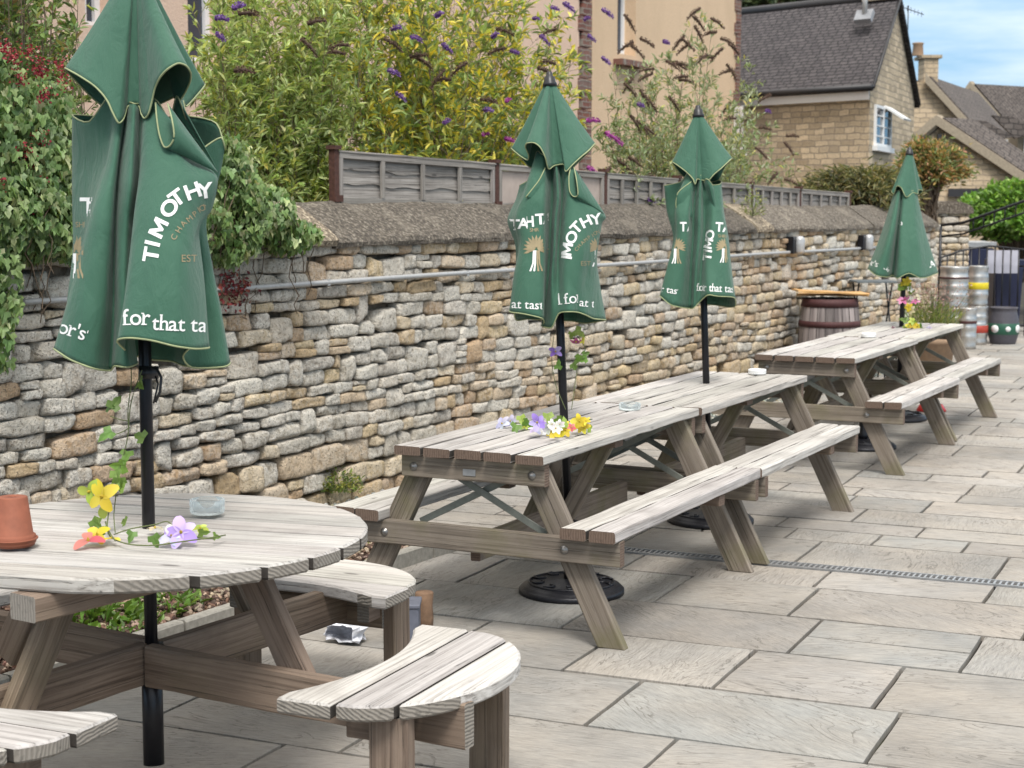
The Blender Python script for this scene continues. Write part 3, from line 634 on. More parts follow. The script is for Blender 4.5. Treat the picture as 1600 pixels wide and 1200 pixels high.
def glyph(ch,bold,serif=False):
    key=(ch,bold,serif)
    if key in GC: return GC[key]
    if ch=='M' and bold>.02:
        vs=np.array([(0,0),(0,.70),(.20,.70),(.425,.33),(.65,.70),(.85,.70),(.85,0),(.67,0),(.67,.42),(.475,.10),(.375,.10),(.18,.42),(.18,0)]); GC[key]=([(vs,[list(range(13))])],.85); return GC[key]
    cu=bpy.data.curves.new('g','FONT'); cu.body=ch; cu.size=1; cu.offset=bold; cu.resolution_u=4
    ob=bpy.data.objects.new('g',cu); scene.collection.objects.link(ob); dg=bpy.context.evaluated_depsgraph_get(); me=bpy.data.meshes.new_from_object(ob.evaluated_get(dg))
    vs=np.array([v.co[:2] for v in me.vertices]); fs=[list(p.vertices) for p in me.polygons]
    bpy.data.objects.remove(ob); bpy.data.curves.remove(cu); bpy.data.meshes.remove(me)
    x0,x1=vs[:,0].min(),vs[:,0].max(); vs=vs-[x0,0]; w_=x1-x0
    parts=[(vs,fs)]
    if serif:
        for (x,y,w2,h2) in SERIF.get(ch,[]): parts.append((np.array([(x,y),(x+w2,y),(x+w2,y+h2),(x,y+h2)]),[[0,1,2,3]]))
    GC[key]=(parts,w_); return GC[key]
class Printer:
    """prints letters and marks on the cloth: flat outlines laid on the canopy and following its folds"""
    def __init__(s,P,bvh,cell): s.bvh=bvh; s.cell=cell; s.mb={}
    def lay(s,parts,M,mat,clip=None,lift=.0035):
        for li,(vs,fs) in enumerate(parts):
            q=np.array([M(x,y) for x,y in vs]); bm=bmesh.new(); bv=[bm.verts.new((a,b,0)) for a,b in q]
            for f in fs:
                try: bm.faces.new([bv[i] for i in f])
                except ValueError: pass
            mn,mxx=q.min(0),q.max(0)
            def cut(co,no,**k): bmesh.ops.bisect_plane(bm,geom=bm.verts[:]+bm.edges[:]+bm.faces[:],plane_co=co,plane_no=no,**k)
            if clip:
                if clip[0] is not None: cut((clip[0],0,0),(-1,0,0),clear_outer=True)
                if clip[1] is not None: cut((clip[1],0,0),(1,0,0),clear_outer=True)
            for ax in (0,1):
                k=math.floor(mn[ax]/s.cell)+1
                while k*s.cell<mxx[ax]:
                    if not bm.faces: break
                    cut((k*s.cell,0,0) if ax==0 else (0,k*s.cell,0),(1,0,0) if ax==0 else (0,1,0)); k+=1
            bm.verts.index_update(); hit=[]
            for v in bm.verts:
                d=Vector(ray(v.co.x,v.co.y)); d.normalize(); h=s.bvh.ray_cast(Vector(CAM),d)
                hit.append((Vector(h[0])-d*(lift+.0003*li),h[3]) if h[0] is not None else None)
            F_=[]
            for f in bm.faces:
                ii=[v.index for v in f.verts]
                if any(hit[i] is None for i in ii): continue
                ds=[hit[i][1] for i in ii]
                if max(ds)-min(ds)>.13: continue
                F_.append(ii)
            if F_: s.mb.setdefault(mat,MB()).add([tuple(h[0]) if h else (0,0,0) for h in hit],F_)
            bm.free()
    def ch(s,c,x,y,size,rot=0,bold=.0,serif=False,mat='print_white',clip=None,wx=1.):
        parts,w_=glyph(c,bold,serif); wx=wx*(1.12 if bold>.02 and c!='M' else 1.); cs,sn=math.cos(R(rot)),math.sin(R(rot))
        def M(a,b):
            a=(a-w_/2)*size*wx; b=b*size; return (x+a*cs-b*sn*-1*-1, y-(a*sn+b*cs)) if False else (x+a*cs-b*sn, y-a*sn-b*cs)
        s.lay(parts,M,mat,clip)
    def line(s,txt,x,y,size,rot=0,bold=.0,serif=False,mat='print_white',clip=None,gap=.07,wx=1.,curve=0.):
        """text from its left end along a straight or gently bending base line"""
        for c in txt:
            if c==' ': x+=size*.22*math.cos(R(rot)); y-=size*.22*math.sin(R(rot)); continue
            w_=glyph(c,bold,serif)[1]*wx; cx=x+w_/2*size*math.cos(R(rot)); cy=y-w_/2*size*math.sin(R(rot))
            s.ch(c,cx,cy,size,rot,bold,serif,mat,clip,wx); st=(w_+gap)*size; x+=st*math.cos(R(rot)); y-=st*math.sin(R(rot)); rot+=curve
    def emblem(s,x,y,k,clip=None):
        """sheaf-like tree: a fan of pale leaves over a fluted trunk"""
        def M0(cx,cy,rot,sc):
            cs,sn=math.cos(R(rot)),math.sin(R(rot)); return lambda a,b:(cx+(a*cs-b*sn)*sc, cy-(a*sn+b*cs)*sc)
        leaf=np.array([(0,0),(.16,.3),(.17,.62),(0,1),(-.17,.62),(-.16,.3)]); 
        for r_,ln,nn in ((.30,.62,13),(.05,.55,9)):
            for i in range(nn):
                a=-112+224*i/(nn-1); cx=x+math.sin(R(a))*r_*k*.8; cy=y-math.cos(R(a))*r_*k*.8; s.lay([(leaf*[.75,1],[[0,1,2,3,4,5]])],M0(cx,cy,-a,k*ln),'print_tan',clip,.0022 if r_>.1 else .003)
        for dx in (-.20,-.07,.07,.20):
            tr=np.array([(dx*.8-.055,.05),(dx*.8+.055,.05),(dx*1.0+.05,-.75),(dx*1.9+.06,-1.25),(dx*1.9-.06,-1.25),(dx*1.0-.05,-.75)]); s.lay([(tr,[[0,1,2,3,4,5]])],M0(x,y+.18*k,0,k),'print_white' if dx<0 else 'print_tan',clip,.0026)
    def build(s,par,loc):
        names={'print_white':'lettering','print_tan':'gold_lettering','print_shade':'lettering'}
        for k,mb in s.mb.items(): mb.build(names[k],k,par,loc)
def umbrella(name,label,foot,d0,apex,cap_hem,low_cols,prints,cell,hem_skip=None,ring=.018,pole=(.019,.0),tipr=.03,extra=None,zlow=1.0,nc=(5,4),neck=(0,0,0),poletop=None,plist=None):
    """foot: pole base on the paving; cap_hem: hem outline (px,py,depth offset); low_cols: columns of (px,py,depth offset)"""
    foot=np.asarray(foot,float); t=thing('parasol',label,'parasol',foot,0,'closed green parasols along the wall')
    D=lambda p: at(p[0],p[1],d0+p[2])
    top=at(apex[0],apex[1],d0)
    # cap: from a ring at the apex to the hem outline
    hem=[D(p) for p in cap_hem]; c0=sum(hem)/len(hem); colsA=[]
    for h in hem:
        dirv=V(h[0]-top[0],h[1]-top[1],0); r0=top+nrm(dirv)*ring; mid1=r0+(h-r0)*.33+V(0,0,-.004); mid2=r0+(h-r0)*.68+V(0,0,-.006); colsA.append([r0,mid1,mid2,h])
    G=loft(colsA,5,nc[0]); mb=MB(); Gc=sheet(mb,G,True,.004); cap=mb.build('cap','fabric',t,foot)
    md=cap.modifiers.new('thick','SOLIDIFY'); md.thickness=.0018; md.offset=0
    pr=MB(); pr.tube(list(Gc[:,-1])+[Gc[0,-1],Gc[1,-1]],.0030,6); pr.build('piping','piping',cap,foot)
    # main canopy
    YM=min(p[1] for c in low_cols for p in c); cols=[[D((lambda q:(q[0],q[1]-(neck[1] if q[1]<neck[0] and abs(q[0]-apex[0])<neck[2] else 0),q[2]))(c[0]))]+[D((p[0],p[1],p[2]*1.35)) for p in c[1:]] for c in low_cols]; nb=5
    a=cols[-1]; b=cols[0]; k=len(a)
    for i in range(1,nb+1):
        f_=i/(nb+1); cols.append([a[j]+(b[j]-a[j])*f_+V(-math.sin(TH),math.cos(TH),0)*(.05+.07*j/(k-1))*(math.sin(math.pi*f_)+.35*(i%2)) for j in range(k)])
    G=loft(cols,6,nc[1]); mb=MB(); Gl=sheet(mb,G,True,.006); can=mb.build('canopy','fabric',t,foot)
    md=can.modifiers.new('thick','SOLIDIFY'); md.thickness=.0018; md.offset=0
    pr=MB(); pr.tube(list(Gl[:,-1])+[Gl[0,-1],Gl[1,-1]],.0030,6); pr.build('hem_piping','piping',can,foot); pr=MB(); pr.tube(list(Gl[:,0])+[Gl[0,0],Gl[1,0]],.0026,6); pr.build('top_piping','piping',can,foot)
    for fl in (extra or []):                      # loose rolled folds of the cloth: an open edge drawn in to a point
        edge=catmull(np.array([D(p) for p in fl['edge']]),4,fl.get('closed',False)); tip=D(fl['tip']); rows=6
        g=np.stack([edge+(tip-edge)*(j/rows)*.985 for j in range(rows+1)],1)
        mb=MB(); sheet(mb,g,fl.get('closed',False),.0); o=mb.build('cloth_fold','fabric',t,foot); md=o.modifiers.new('thick','SOLIDIFY'); md.thickness=.0018; md.offset=0
        pr=MB(); pr.tube(list(edge),.0026,6); pr.build('piping','piping',o,foot)
    # print
    if plist:
        allP=np.concatenate([Gl.reshape(-1,3)]); m_,k_=Gl.shape[:2]; idx=np.arange(m_*k_).reshape(m_,k_); nx=np.roll(idx,-1,0); fs=np.stack([idx[:,:-1].ravel(),idx[:,1:].ravel(),nx[:,1:].ravel(),nx[:,:-1].ravel()],1)
        bvh=BVHTree.FromPolygons([tuple(p) for p in allP],fs.tolist()); pp=Printer(None,bvh,cell); plist(pp); pp.build(can,foot)
    # pole, tip, crank
    u=nrm(top-foot); m=MB(); m.tube([foot+u*.04,top-u*.02],pole[0],20); m.build('pole','black_metal',t,foot)
    if pole[1]: m=MB(); m.tube([foot+u*.03,foot+u*pole[1]],pole[0]*1.62,20); m.build('base_tube','black_metal',t,foot)
    m=MB(); m.lathe([(.0005,.055),(.010,.054),(.014,.048),(.0155,.036),(.024,.030),(.026,.012),(.032,.0),(.033,-.012),(.0005,-.012)],top,20,ax=u); m.build('finial','black_plastic',t,foot)
    return t
def parasol_base(p,label,r=.235,hole=True,tube=.32):
    t=thing('cast_stand',label,'parasol base',p,0,'round parasol bases'); m=MB()
    m.lathe([(.0005,.0),(r,.0),(r,.018),(r*.965,.026),(r*.94,.027),(r*.93,.034),(r*.86,.036),(r*.82,.046),(r*.4,.055),(.055,.062),(.045,.064),(.0005,.064)],p,56); o=m.build('disc','cast_black',t,p)
    m=MB()                                       # cast scroll ornament
    for i in range(10):
        a=2*math.pi*i/10; c=p+V(math.cos(a),math.sin(a),0)*r*.61+V(0,0,.052)
        pts=[c+V(math.cos(a+q*.55)*r*.17*(1-q/9),math.sin(a+q*.55)*r*.17*(1-q/9),.002) for q in range(8)]; m.tube(pts,.0055,6)
    m.tube([p+V(math.cos(2*math.pi*i/40)*r*.80,math.sin(2*math.pi*i/40)*r*.80,.048) for i in range(41)],.006,6)
    m.build('scrollwork','cast_black',t,p)
    m=MB(); m.lathe([(.0005,.06),(.036,.06),(.036,.10),(.029,.11),(.029,tube),(.024,tube+.004),(.0005,tube+.004)],p,24); m.build('sleeve','black_metal',t,p)
    return t

# ---- nearest parasol (through the round table)
d1=4.99
cap1=[(101,107,.0),(116,114,-.05),(131,123,-.08),(147,134,-.10),(160,147,-.11),(169,160,-.115),(176,176,-.12),(185,192,-.12),(192,187,-.10),(196,176,-.07),(199,167,-.055),(208,164,-.05),(218,167,-.055),(221,178,-.08),(226,185,-.10),(232,178,-.12),(237,160,-.13),(242,138,-.15),(250,121,-.18),(262,108,-.20),(278,99,-.20),(291,103,-.18),(298,114,-.15),(297,128,-.08),(288,147,-.03),(276,166,.0),(281,172,.03),(290,180,.05),(286,158,.07),(291,166,.10),(305,152,.13),(320,132,.16),(296,140,.17),(255,160,.14),(215,176,.12),(180,175,.10),(150,158,.09),(124,132,.06)]
low1=[
 [(113,180,.10),(113,240,.11),(113,310,.11),(114,390,.10),(104,480,.09),(100,556,.06)],
 [(140,190,.03),(138,250,.05),(134,320,.05),(128,400,.05),(118,480,.04),(112,562,.03)],
 [(176,176,-.02),(168,245,-.01),(150,310,-.02),(134,390,-.03),(112,470,-.04),(96,552,-.04)],
 [(184,186,-.05),(168,250,-.06),(146,320,-.09),(125,400,-.10),(104,480,-.10),(84,545,-.09)],
 [(190,192,-.06),(176,260,-.09),(160,330,-.12),(148,400,-.13),(132,490,-.14),(112,563,-.13)],
 [(194,194,-.06),(182,270,-.08),(174,340,-.11),(168,420,-.12),(160,500,-.13),(148,576,-.12)],
 [(199,196,-.03),(184,276,-.03),(180,350,-.045),(178,420,-.05),(177,500,-.06),(172,579,-.05)],
 [(204,196,-.06),(190,280,-.08),(185,350,-.09),(184,420,-.10),(184,500,-.10),(179,572,-.09)],
 [(210,198,-.08),(204,284,-.12),(198,350,-.11),(196,420,-.11),(196,500,-.12),(198,574,-.12)],
 [(216,198,-.05),(213,284,-.07),(209,350,-.06),(207,420,-.06),(206,490,-.05),(214,568,-.06)],
 [(221,198,-.03),(217,280,-.04),(212,340,-.05),(206,410,-.06),(200,480,-.07),(210,560,-.03)],
 [(228,190,-.07),(220,262,-.11),(211,330,-.15),(203,400,-.18),(194,470,-.20),(183,534,-.21)],
 [(238,188,-.08),(236,268,-.14),(230,335,-.18),(222,400,-.21),(212,470,-.23),(200,528,-.24)],
 [(250,200,-.09),(256,272,-.15),(252,335,-.19),(248,400,-.22),(242,470,-.24),(236,532,-.25)],
 [(262,222,-.10),(282,276,-.15),(280,335,-.18),(278,400,-.21),(276,470,-.23),(274,541,-.24)],
 [(285,238,-.10),(312,282,-.12),(305,335,-.14),(300,395,-.17),(302,470,-.19),(306,545,-.20)],
 [(312,256,-.08),(339,278,-.07),(329,330,-.07),(310,352,-.10),(319,440,-.12),(327,543,-.14)],
 [(318,250,-.03),(334,280,-.02),(324,330,-.01),(308,360,.0),(312,440,-.03),(306,538,-.05)],
 [(316,240,.02),(326,280,.03),(316,330,.04),(310,370,.04),(306,450,.02),(286,556,-.02)],
 [(320,230,.04),(330,280,.06),(318,335,.06),(318,390,.04),(320,470,.02),(300,574,.02)],
 [(345,215,.06),(341,275,.07),(321,340,.07),(327,400,.05),(340,480,.03),(350,573,.03)],
 [(351,232,.08),(343,268,.09),(322,345,.08),(330,410,.07),(344,480,.06),(359,566,.07)],
 [(338,193,.10),(326,260,.12),(312,340,.12),(318,410,.12),(330,480,.12),(338,575,.13)],
 [(300,182,.12),(292,260,.15),(285,340,.15),(285,410,.16),(288,480,.16),(290,572,.17)],
]
def prints1(p):
    for c,x,y,r in (('T',247,400,80),('I',249,383,76),('M',258,361,64),('O',273,332,50),('T',283,318,36),('H',305,309,20),('Y',322,309,8)):
        p.ch(c,x,y,33,r,.028)
    for c,x,y,r in zip('CHAMPION',(276,283,290,299,307,313,318,324),(372,361,352,345,338,332,329,326),(66,60,50,40,32,28,25,22)): p.ch(c,x,y,13,r,.0,mat='print_tan',clip=(None,322))
    p.line('EST',284,409,16,0,.004,mat='print_tan',clip=(None,313))
    p.line('for',191,508,36,2,.006,True,clip=(None,320),curve=-2,gap=.04); p.line('that ta',237,515,33,-3,.006,True,clip=(None,321),curve=.2,gap=.035)
    p.line("or's",89,519,32,-17,.006,True,clip=(86,None),gap=.04)
    p.line('TA',126,337,40,0,.028,clip=(None,144)); p.line('SHI',118,355,12,0,mat='print_tan',clip=(None,136)); p.emblem(119,392,30,(114,130))
P1=V(*atz(232,828,.748)); P1[2]=0
umbrella('parasol','large closed green parasol in the foreground, standing through the round table',P1,d1,(213,-52,0),cap1,low1,None,2.4,ring=.02,pole=(.0195,.36),plist=prints1,neck=(230,36,52),
  extra=[dict(edge=[(270,172,.0),(276,150,-.02),(284,166,-.02),(290,184,.0),(300,200,.02)],tip=(338,262,.04)),dict(edge=[(243,160,-.12),(245,185,-.15),(249,210,-.17),(256,229,-.18),(265,228,-.19),(272,214,-.20),(269,188,-.20),(262,162,-.16)],tip=(341,270,-.10)),])
# ---- second parasol
d2=7.42; x2=0
cap2=[(799,232,.02),(812,243,-.02),(824,250,-.04),(826,243,-.09),(821,230,-.13),(823,224,-.16),(834,223,-.18),(844,230,-.19),(852,246,-.18),(857,264,-.14),(866,259,-.10),(881,257,-.12),(884,268,-.15),(894,258,-.15),(908,245,-.14),(920,235,-.10),(930,224,-.03),(921,236,.06),(903,254,.07),(888,268,.05),(880,262,.10),(860,258,.14),(830,262,.10),(815,247,.07)]
low2=[
 [(812,290,.06),(806,312,.06),(793,345,.06),(806,385,.05),(806,440,.05),(806,500,.05)],
 [(828,278,.0),(815,308,-.01),(803,345,-.02),(810,385,.0),(810,440,-.01),(802,478,-.02)],
 [(838,260,-.06),(820,300,-.10),(806,340,-.10),(812,380,-.10),(803,430,-.12),(796,487,-.12)],
 [(845,262,-.09),(836,305,-.13),(828,345,-.14),(824,380,-.15),(820,430,-.16),(816,490,-.17)],
 [(852,266,-.10),(850,306,-.13),(848,345,-.14),(848,390,-.15),(848,440,-.16),(846,497,-.17)],
 [(858,268,-.06),(858,305,-.06),(856,345,-.07),(855,390,-.08),(852,440,-.08),(850,505,-.08)],
 [(862,268,-.04),(864,305,-.04),(862,345,-.05),(860,390,-.06),(857,440,-.07),(846,509,-.06)],
 [(868,270,-.08),(872,305,-.12),(868,345,-.13),(866,390,-.14),(862,440,-.14),(862,512,-.13)],
 [(874,272,-.06),(878,305,-.06),(876,345,-.07),(872,390,-.09),(872,440,-.12),(873,490,-.16)],
 [(882,268,-.08),(888,300,-.12),(884,340,-.13),(884,390,-.15),(884,440,-.17),(890,487,-.19)],
 [(888,262,-.10),(902,310,-.12),(906,345,-.14),(908,390,-.16),(904,440,-.16),(903,488,-.15)],
 [(892,262,-.10),(920,318,-.10),(925,345,-.11),(922,390,-.12),(916,440,-.12),(915,492,-.13)],
 [(902,275,-.06),(944,334,-.06),(940,350,-.06),(932,400,-.07),(931,440,-.07),(928,498,-.08)],
 [(905,272,.02),(938,330,.0),(934,352,.0),(930,400,.0),(936,440,.0),(947,500,.0)],
 [(898,270,.08),(915,320,.09),(915,360,.10),(915,400,.10),(915,450,.10),(915,505,.09)],
]
def prints2(p):
    p.ch('T',804,359,23,0,.028,clip=(794,None)); p.ch('A',818,357,23,0,.028,clip=(None,824)); p.ch('H',828,354,23,4,.028,clip=(823,None),wx=.8); p.ch('T',845,350,23,4,.028); p.ch('A',858,349,23,4,.028,clip=(None,857))
    p.line('SHIR',828,362,8,2,mat='print_tan',clip=(None,857)); p.emblem(838,388,25,(812,858))
    p.line('at tast',799,481,19.5,-3,.004,True,clip=(797,848),gap=.05)
    for c,x,y,r in (('M',894,391,80),('O',900,374,66),('T',906,361,46),('H',919,353,26),('Y',933,350,12)): p.ch(c,x,y,23,r,.028)
    p.ch('I',893,403,23,82,.028)
    for c,x,y,r in zip('CHAMPION',(903,907,912,917,922,927,931,935),(391,386,381,377,373,370,367,365),(55,50,45,38,32,28,24,20)): p.ch(c,x,y,8,r,mat='print_tan')
    p.line('EST',908,415,10,0,mat='print_tan',clip=(None,930)); p.emblem(934,388,20,(922,940))
    p.line('l for',873,476,24,6,.004,True,clip=(872,903),gap=.05); p.line('at ta',905,478,18,-6,.004,True,clip=(904,928),gap=.04)
P2=V(*atz(893,925,0)); 
umbrella('parasol','closed green parasol with its pole through the picnic table nearest the round table',P2,d2,(859,131,0),cap2,low2,None,2.0,ring=.022,pole=(.019,0),plist=prints2,neck=(275,22,28),
  extra=[dict(edge=[(893,258,-.13),(889,275,-.16),(890,298,-.18),(896,307,-.18),(903,304,-.19),(901,282,-.18),(897,262,-.15)],tip=(944,334,-.09)),
         dict(edge=[(852,262,-.14),(842,282,-.17),(824,305,-.18),(822,308,-.17)],tip=(852,320,-.16))])
# ---- third parasol
d3=9.05
cap3=[(1050,253,-.02),(1064,262,-.08),(1075,271,-.10),(1083,280,-.12),(1086,288,-.12),(1089,280,-.09),(1095,281,-.08),(1101,282,-.10),(1108,281,-.12),(1116,272,-.13),(1128,262,-.12),(1144,247,-.04),(1132,262,.05),(1124,280,.05),(1112,284,.08),(1095,282,.11),(1080,282,.10),(1068,276,.06),(1059,266,.03)]
low3=[
 [(1038,290,.06),(1042,330,.06),(1052,370,.05),(1046,410,.04),(1046,472,.04)],
 [(1064,284,.02),(1056,330,.02),(1056,370,.0),(1048,410,-.02),(1040,470,-.03)],
 [(1074,284,-.04),(1056,318,-.08),(1056,368,-.10),(1044,412,-.12),(1031,462,-.12)],
 [(1080,286,-.08),(1066,335,-.12),(1064,370,-.13),(1058,412,-.14),(1046,475,-.15)],
 [(1086,288,-.08),(1076,330,-.11),(1074,370,-.12),(1070,412,-.13),(1062,480,-.14)],
 [(1090,288,-.04),(1084,330,-.05),(1083,370,-.06),(1080,412,-.07),(1078,482,-.08)],
 [(1095,288,-.08),(1093,330,-.11),(1092,370,-.12),(1088,412,-.13),(1084,481,-.13)],
 [(1099,288,-.05),(1100,330,-.06),(1100,370,-.07),(1096,412,-.09),(1093,472,-.12)],
 [(1105,288,-.08),(1110,330,-.09),(1108,370,-.12),(1104,412,-.15),(1106,461,-.19)],
 [(1112,288,-.09),(1116,330,-.10),(1116,370,-.13),(1118,412,-.15),(1122,463,-.18)],
 [(1124,288,-.07),(1128,330,-.08),(1134,370,-.10),(1138,412,-.12),(1147,465,-.12)],
 [(1127,284,.0),(1131,330,-.02),(1138,370,-.02),(1142,412,-.02),(1149,478,-.02)],
 [(1124,282,.06),(1126,330,.08),(1130,370,.09),(1134,412,.09),(1140,480,.08)],
]
def prints3(p):
    p.line('TA',1063,361,20,0,.028,clip=(None,1076),wx=.75); p.emblem(1057,386,18,(1040,1072)); p.line('TAY',1118,361,20,-4,.028,clip=(None,1141),wx=.85,gap=.03); p.emblem(1132,386,17,(1118,1142)); p.line('SHIRE',1122,371,7,-2,mat='print_tan',clip=(None,1140))
    for c,x,y,r in (('T',1111,402,82),('I',1112,393,80),('M',1113,382,78),('O',1115,369,72)): p.ch(c,x,y,18,r,.028,clip=(None,1117))
    p.line('r tas',1032,456,15,-8,.004,True,clip=(1032,1060),gap=.03); p.line('for that tas',1088,454,17,-3,.004,True,clip=(1087,1148),gap=.02,wx=.78)
P3=V(*atz(1110,815,0))
umbrella('parasol','closed green parasol between the two nearest rectangular tables and the far pair',P3,d3,(1091,180,0),cap3,low3,None,2.0,ring=.022,pole=(.019,0),plist=prints3,nc=(4,4),neck=(300,14,20),
  extra=[dict(edge=[(1100,286,-.12),(1102,280,-.15),(1107,281,-.17),(1114,290,-.15)],tip=(1122,350,-.10)),dict(edge=[(1080,284,-.12),(1060,300,-.14),(1056,318,-.13),(1058,330,-.12)],tip=(1082,340,-.12))])
# ---- far parasol
d4=13.4
cap4=[(1393,299,.0),(1397,303,-.04),(1401,291,-.09),(1408,293,-.10),(1416,308,-.11),(1426,301,-.08),(1434,303,-.06),(1435,297,-.02),(1442,298,.02),(1434,305,.06),(1420,304,.1),(1404,306,.08)]
low4=[
 [(1398,306,.02),(1384,345,.02),(1370,385,.0),(1356,420,-.02)],
 [(1402,306,-.05),(1393,345,-.10),(1384,385,-.14),(1369,430,-.15)],
 [(1406,306,-.07),(1400,345,-.10),(1393,385,-.13),(1386,433,-.13)],
 [(1409,306,-.03),(1404,345,-.04),(1400,385,-.04),(1395,430,-.04)],
 [(1413,307,-.07),(1408,345,-.11),(1405,385,-.15),(1402,435,-.17)],
 [(1418,307,-.08),(1417,345,-.12),(1418,385,-.16),(1420,427,-.18)],
 [(1424,306,-.08),(1428,345,-.12),(1433,385,-.15),(1437,434,-.17)],
 [(1429,306,-.06),(1436,345,-.08),(1443,385,-.10),(1449,433,-.12)],
 [(1432,306,.0),(1442,345,.0),(1453,385,.0),(1466,426,.0)],
 [(1424,306,.06),(1428,345,.10),(1434,385,.14),(1440,433,.16)],
 [(1410,306,.06),(1405,345,.10),(1400,385,.14),(1394,433,.16)],
]
def prints4(p):
    p.line("or's",1354,413,13,-14,.004,True,gap=.03,clip=(1352,1373)); p.line("'s",1386,426,12,40,.004,True,gap=.03); p.line('All',1453,418,14,14,.01,True,gap=.05,clip=(None,1465)); p.ch('o',1407,352,12,0,.02)
P4=V(*atz(1402,655,0))
umbrella('parasol','smallest and farthest green parasol, in front of the metal kegs',P4,d4,(1421,240,0),cap4,low4,None,1.6,ring=.025,pole=(.02,0),plist=prints4,nc=(5,4),neck=(320,8,40))
parasol_base(P2,'round cast black parasol base with scrolls beneath the end of the nearest rectangular table')
parasol_base(P3,'round black parasol base half hidden below the long bench by the drain')
parasol_base(P4,'farthest round black parasol base, beside the red bowl')
parasol_base(V(*atz(1348,699,0)),'round black parasol base with no parasol, between the two pairs of tables')

# crank handle loop and strap under the nearest canopy
# ================================================================ BUILDINGS BEYOND THE WALL
t=thing('peach_house','peach rendered house with white windows behind the flowering shrubs','house',wall(8,0,-7))
def wallface(s0,s1,z0,z1,off,mat,nm,thick=.25,par=None):
    m=MB(); m.box(wall((s0+s1)/2,(z0+z1)/2,off-thick/2),WD*((s1-s0)/2),WN*(thick/2),V(0,0,(z1-z0)/2)); return m.build(nm,mat,par,t.location)
sL,_=wpx(886,200,-6.); sL2,_=wpx(906,200,-6.)
sR0,_=wpx(905,200,-7.6); sR1,_=wpx(1141,200,-7.6)
def window_at(par,xa,xb,ya,yb,off,pane_split=(.5,),ns='window',rev=.10,sill=True,inset=True,mull=None):
    sa,_=wpx(xa,ya,off); sb,_=wpx(xb,ya,off); za=wpx(xa,yb,off)[1]; zb=wpx(xa,ya,off)[1]
    m=MB(); fw=.07; cy=off-.03
    def bar(s0,s1,z0,z1,d=.03,o=0): m.box(wall((s0+s1)/2,(z0+z1)/2,cy+o),WD*((s1-s0)/2),WN*d,V(0,0,(z1-z0)/2))
    bar(sa,sa+fw,za,zb,.05); bar(sb-fw,sb,za,zb,.05); bar(sa+fw,sb-fw,za,za+fw,.05); bar(sa+fw,sb-fw,zb-fw,zb,.05)
    for k in pane_split: c_=sa+(sb-sa)*k; bar(c_-.035,c_+.035,za+fw,zb-fw,.045)
    w_=m.build('window','pvc_white',par,t.location)
    m=MB(); m.box(wall((sa+sb)/2,(za+zb)/2,cy),WD*((sb-sa)/2-.05),WN*.008,V(0,0,(zb-za)/2-.05)); m.build('pane','window_glass',w_,t.location)
    if sill: m=MB(); m.box(wall((sa+sb)/2,za-.05,off+.02),WD*((sb-sa)/2+.08),WN*.10,V(0,0,.045)); m.build('sill','pvc_white',w_,t.location)
    return sa,sb,za,zb
def facade(s0,s1,z0,z1,off,mat,holes):
    """rendered wall with real openings; holes: (s0,s1,z0,z1)"""
    m=MB(); th=.14
    def b(a,b_,c,d):
        if b_-a>.01 and d-c>.01: m.box(wall((a+b_)/2,(c+d)/2,off+.0),WD*((b_-a)/2),WN*th,V(0,0,(d-c)/2))
    cur=s0
    for h in sorted(holes): b(cur,h[0],z0,z1); b(h[0],h[1],z0,h[2]); b(h[0],h[1],h[3],z1); cur=h[1]
    b(cur,s1,z0,z1); return m.build('wall',mat,t,t.location)
h1=window_at(t,262,322,-130,96,-6.1,(.36,)); h2=window_at(t,100,150,-130,40,-6.1,(.5,))
facade(-4.0,sL2-.30,-.1,7.2,-6.,'render_peach',[(h1[0],h1[1],h1[2],h1[3]),(h2[0],h2[1],h2[2],h2[3])])
h3=window_at(t,946,975,-60,84,-7.7,(.45,),sill=True)
facade(sR0-2,sR1-.1,-.1,7.4,-7.6,'render_ochre',[h3])
m=MB(); c_=wall((h3[0]+h3[1])/2,h3[2]-.16,-7.38); m.box(c_,WD*((h3[1]-h3[0])/2+.15),WN*.10,V(0,0,.05)); m.build('tiled_ledge','red_brick',t,t.location)
def quoin(sc,off,z1,wd,nm,thick=.16,cols='red_brick'):
    m=MB(); z=0;k=0
    while z<z1:
        w_=wd*(1. if k%2 else .72); p=wall(sc-w_/2,z+.11,off); n0=m.nv; m.box(p,WD*(w_/2),WN*thick,V(0,0,.105))
        v=m.v[-1]; m.g[-1]=np.stack([(v-WB)@WD,v[:,2],np.zeros(8)],1); z+=.225; k+=1
    return m.build('quoins',cols,t,t.location)
quoin(sL2+.06,-6.,7.2,.40,'q',.165); quoin(sR1+.10,-7.6,7.4,.30,'q',.165)
m=MB(); m.box(wall(sL2-.4,3.6,-7.0),WD*.38,WN*.85,V(0,0,3.6)); m.build('side_wall','render_peach',t,t.location)
m=MB(); m.box(wall(sR1-3.1,3.6,-11.3),WD*3.05,WN*3.5,V(0,0,3.6)); m.build('rear_wall','render_ochre',t,t.location)
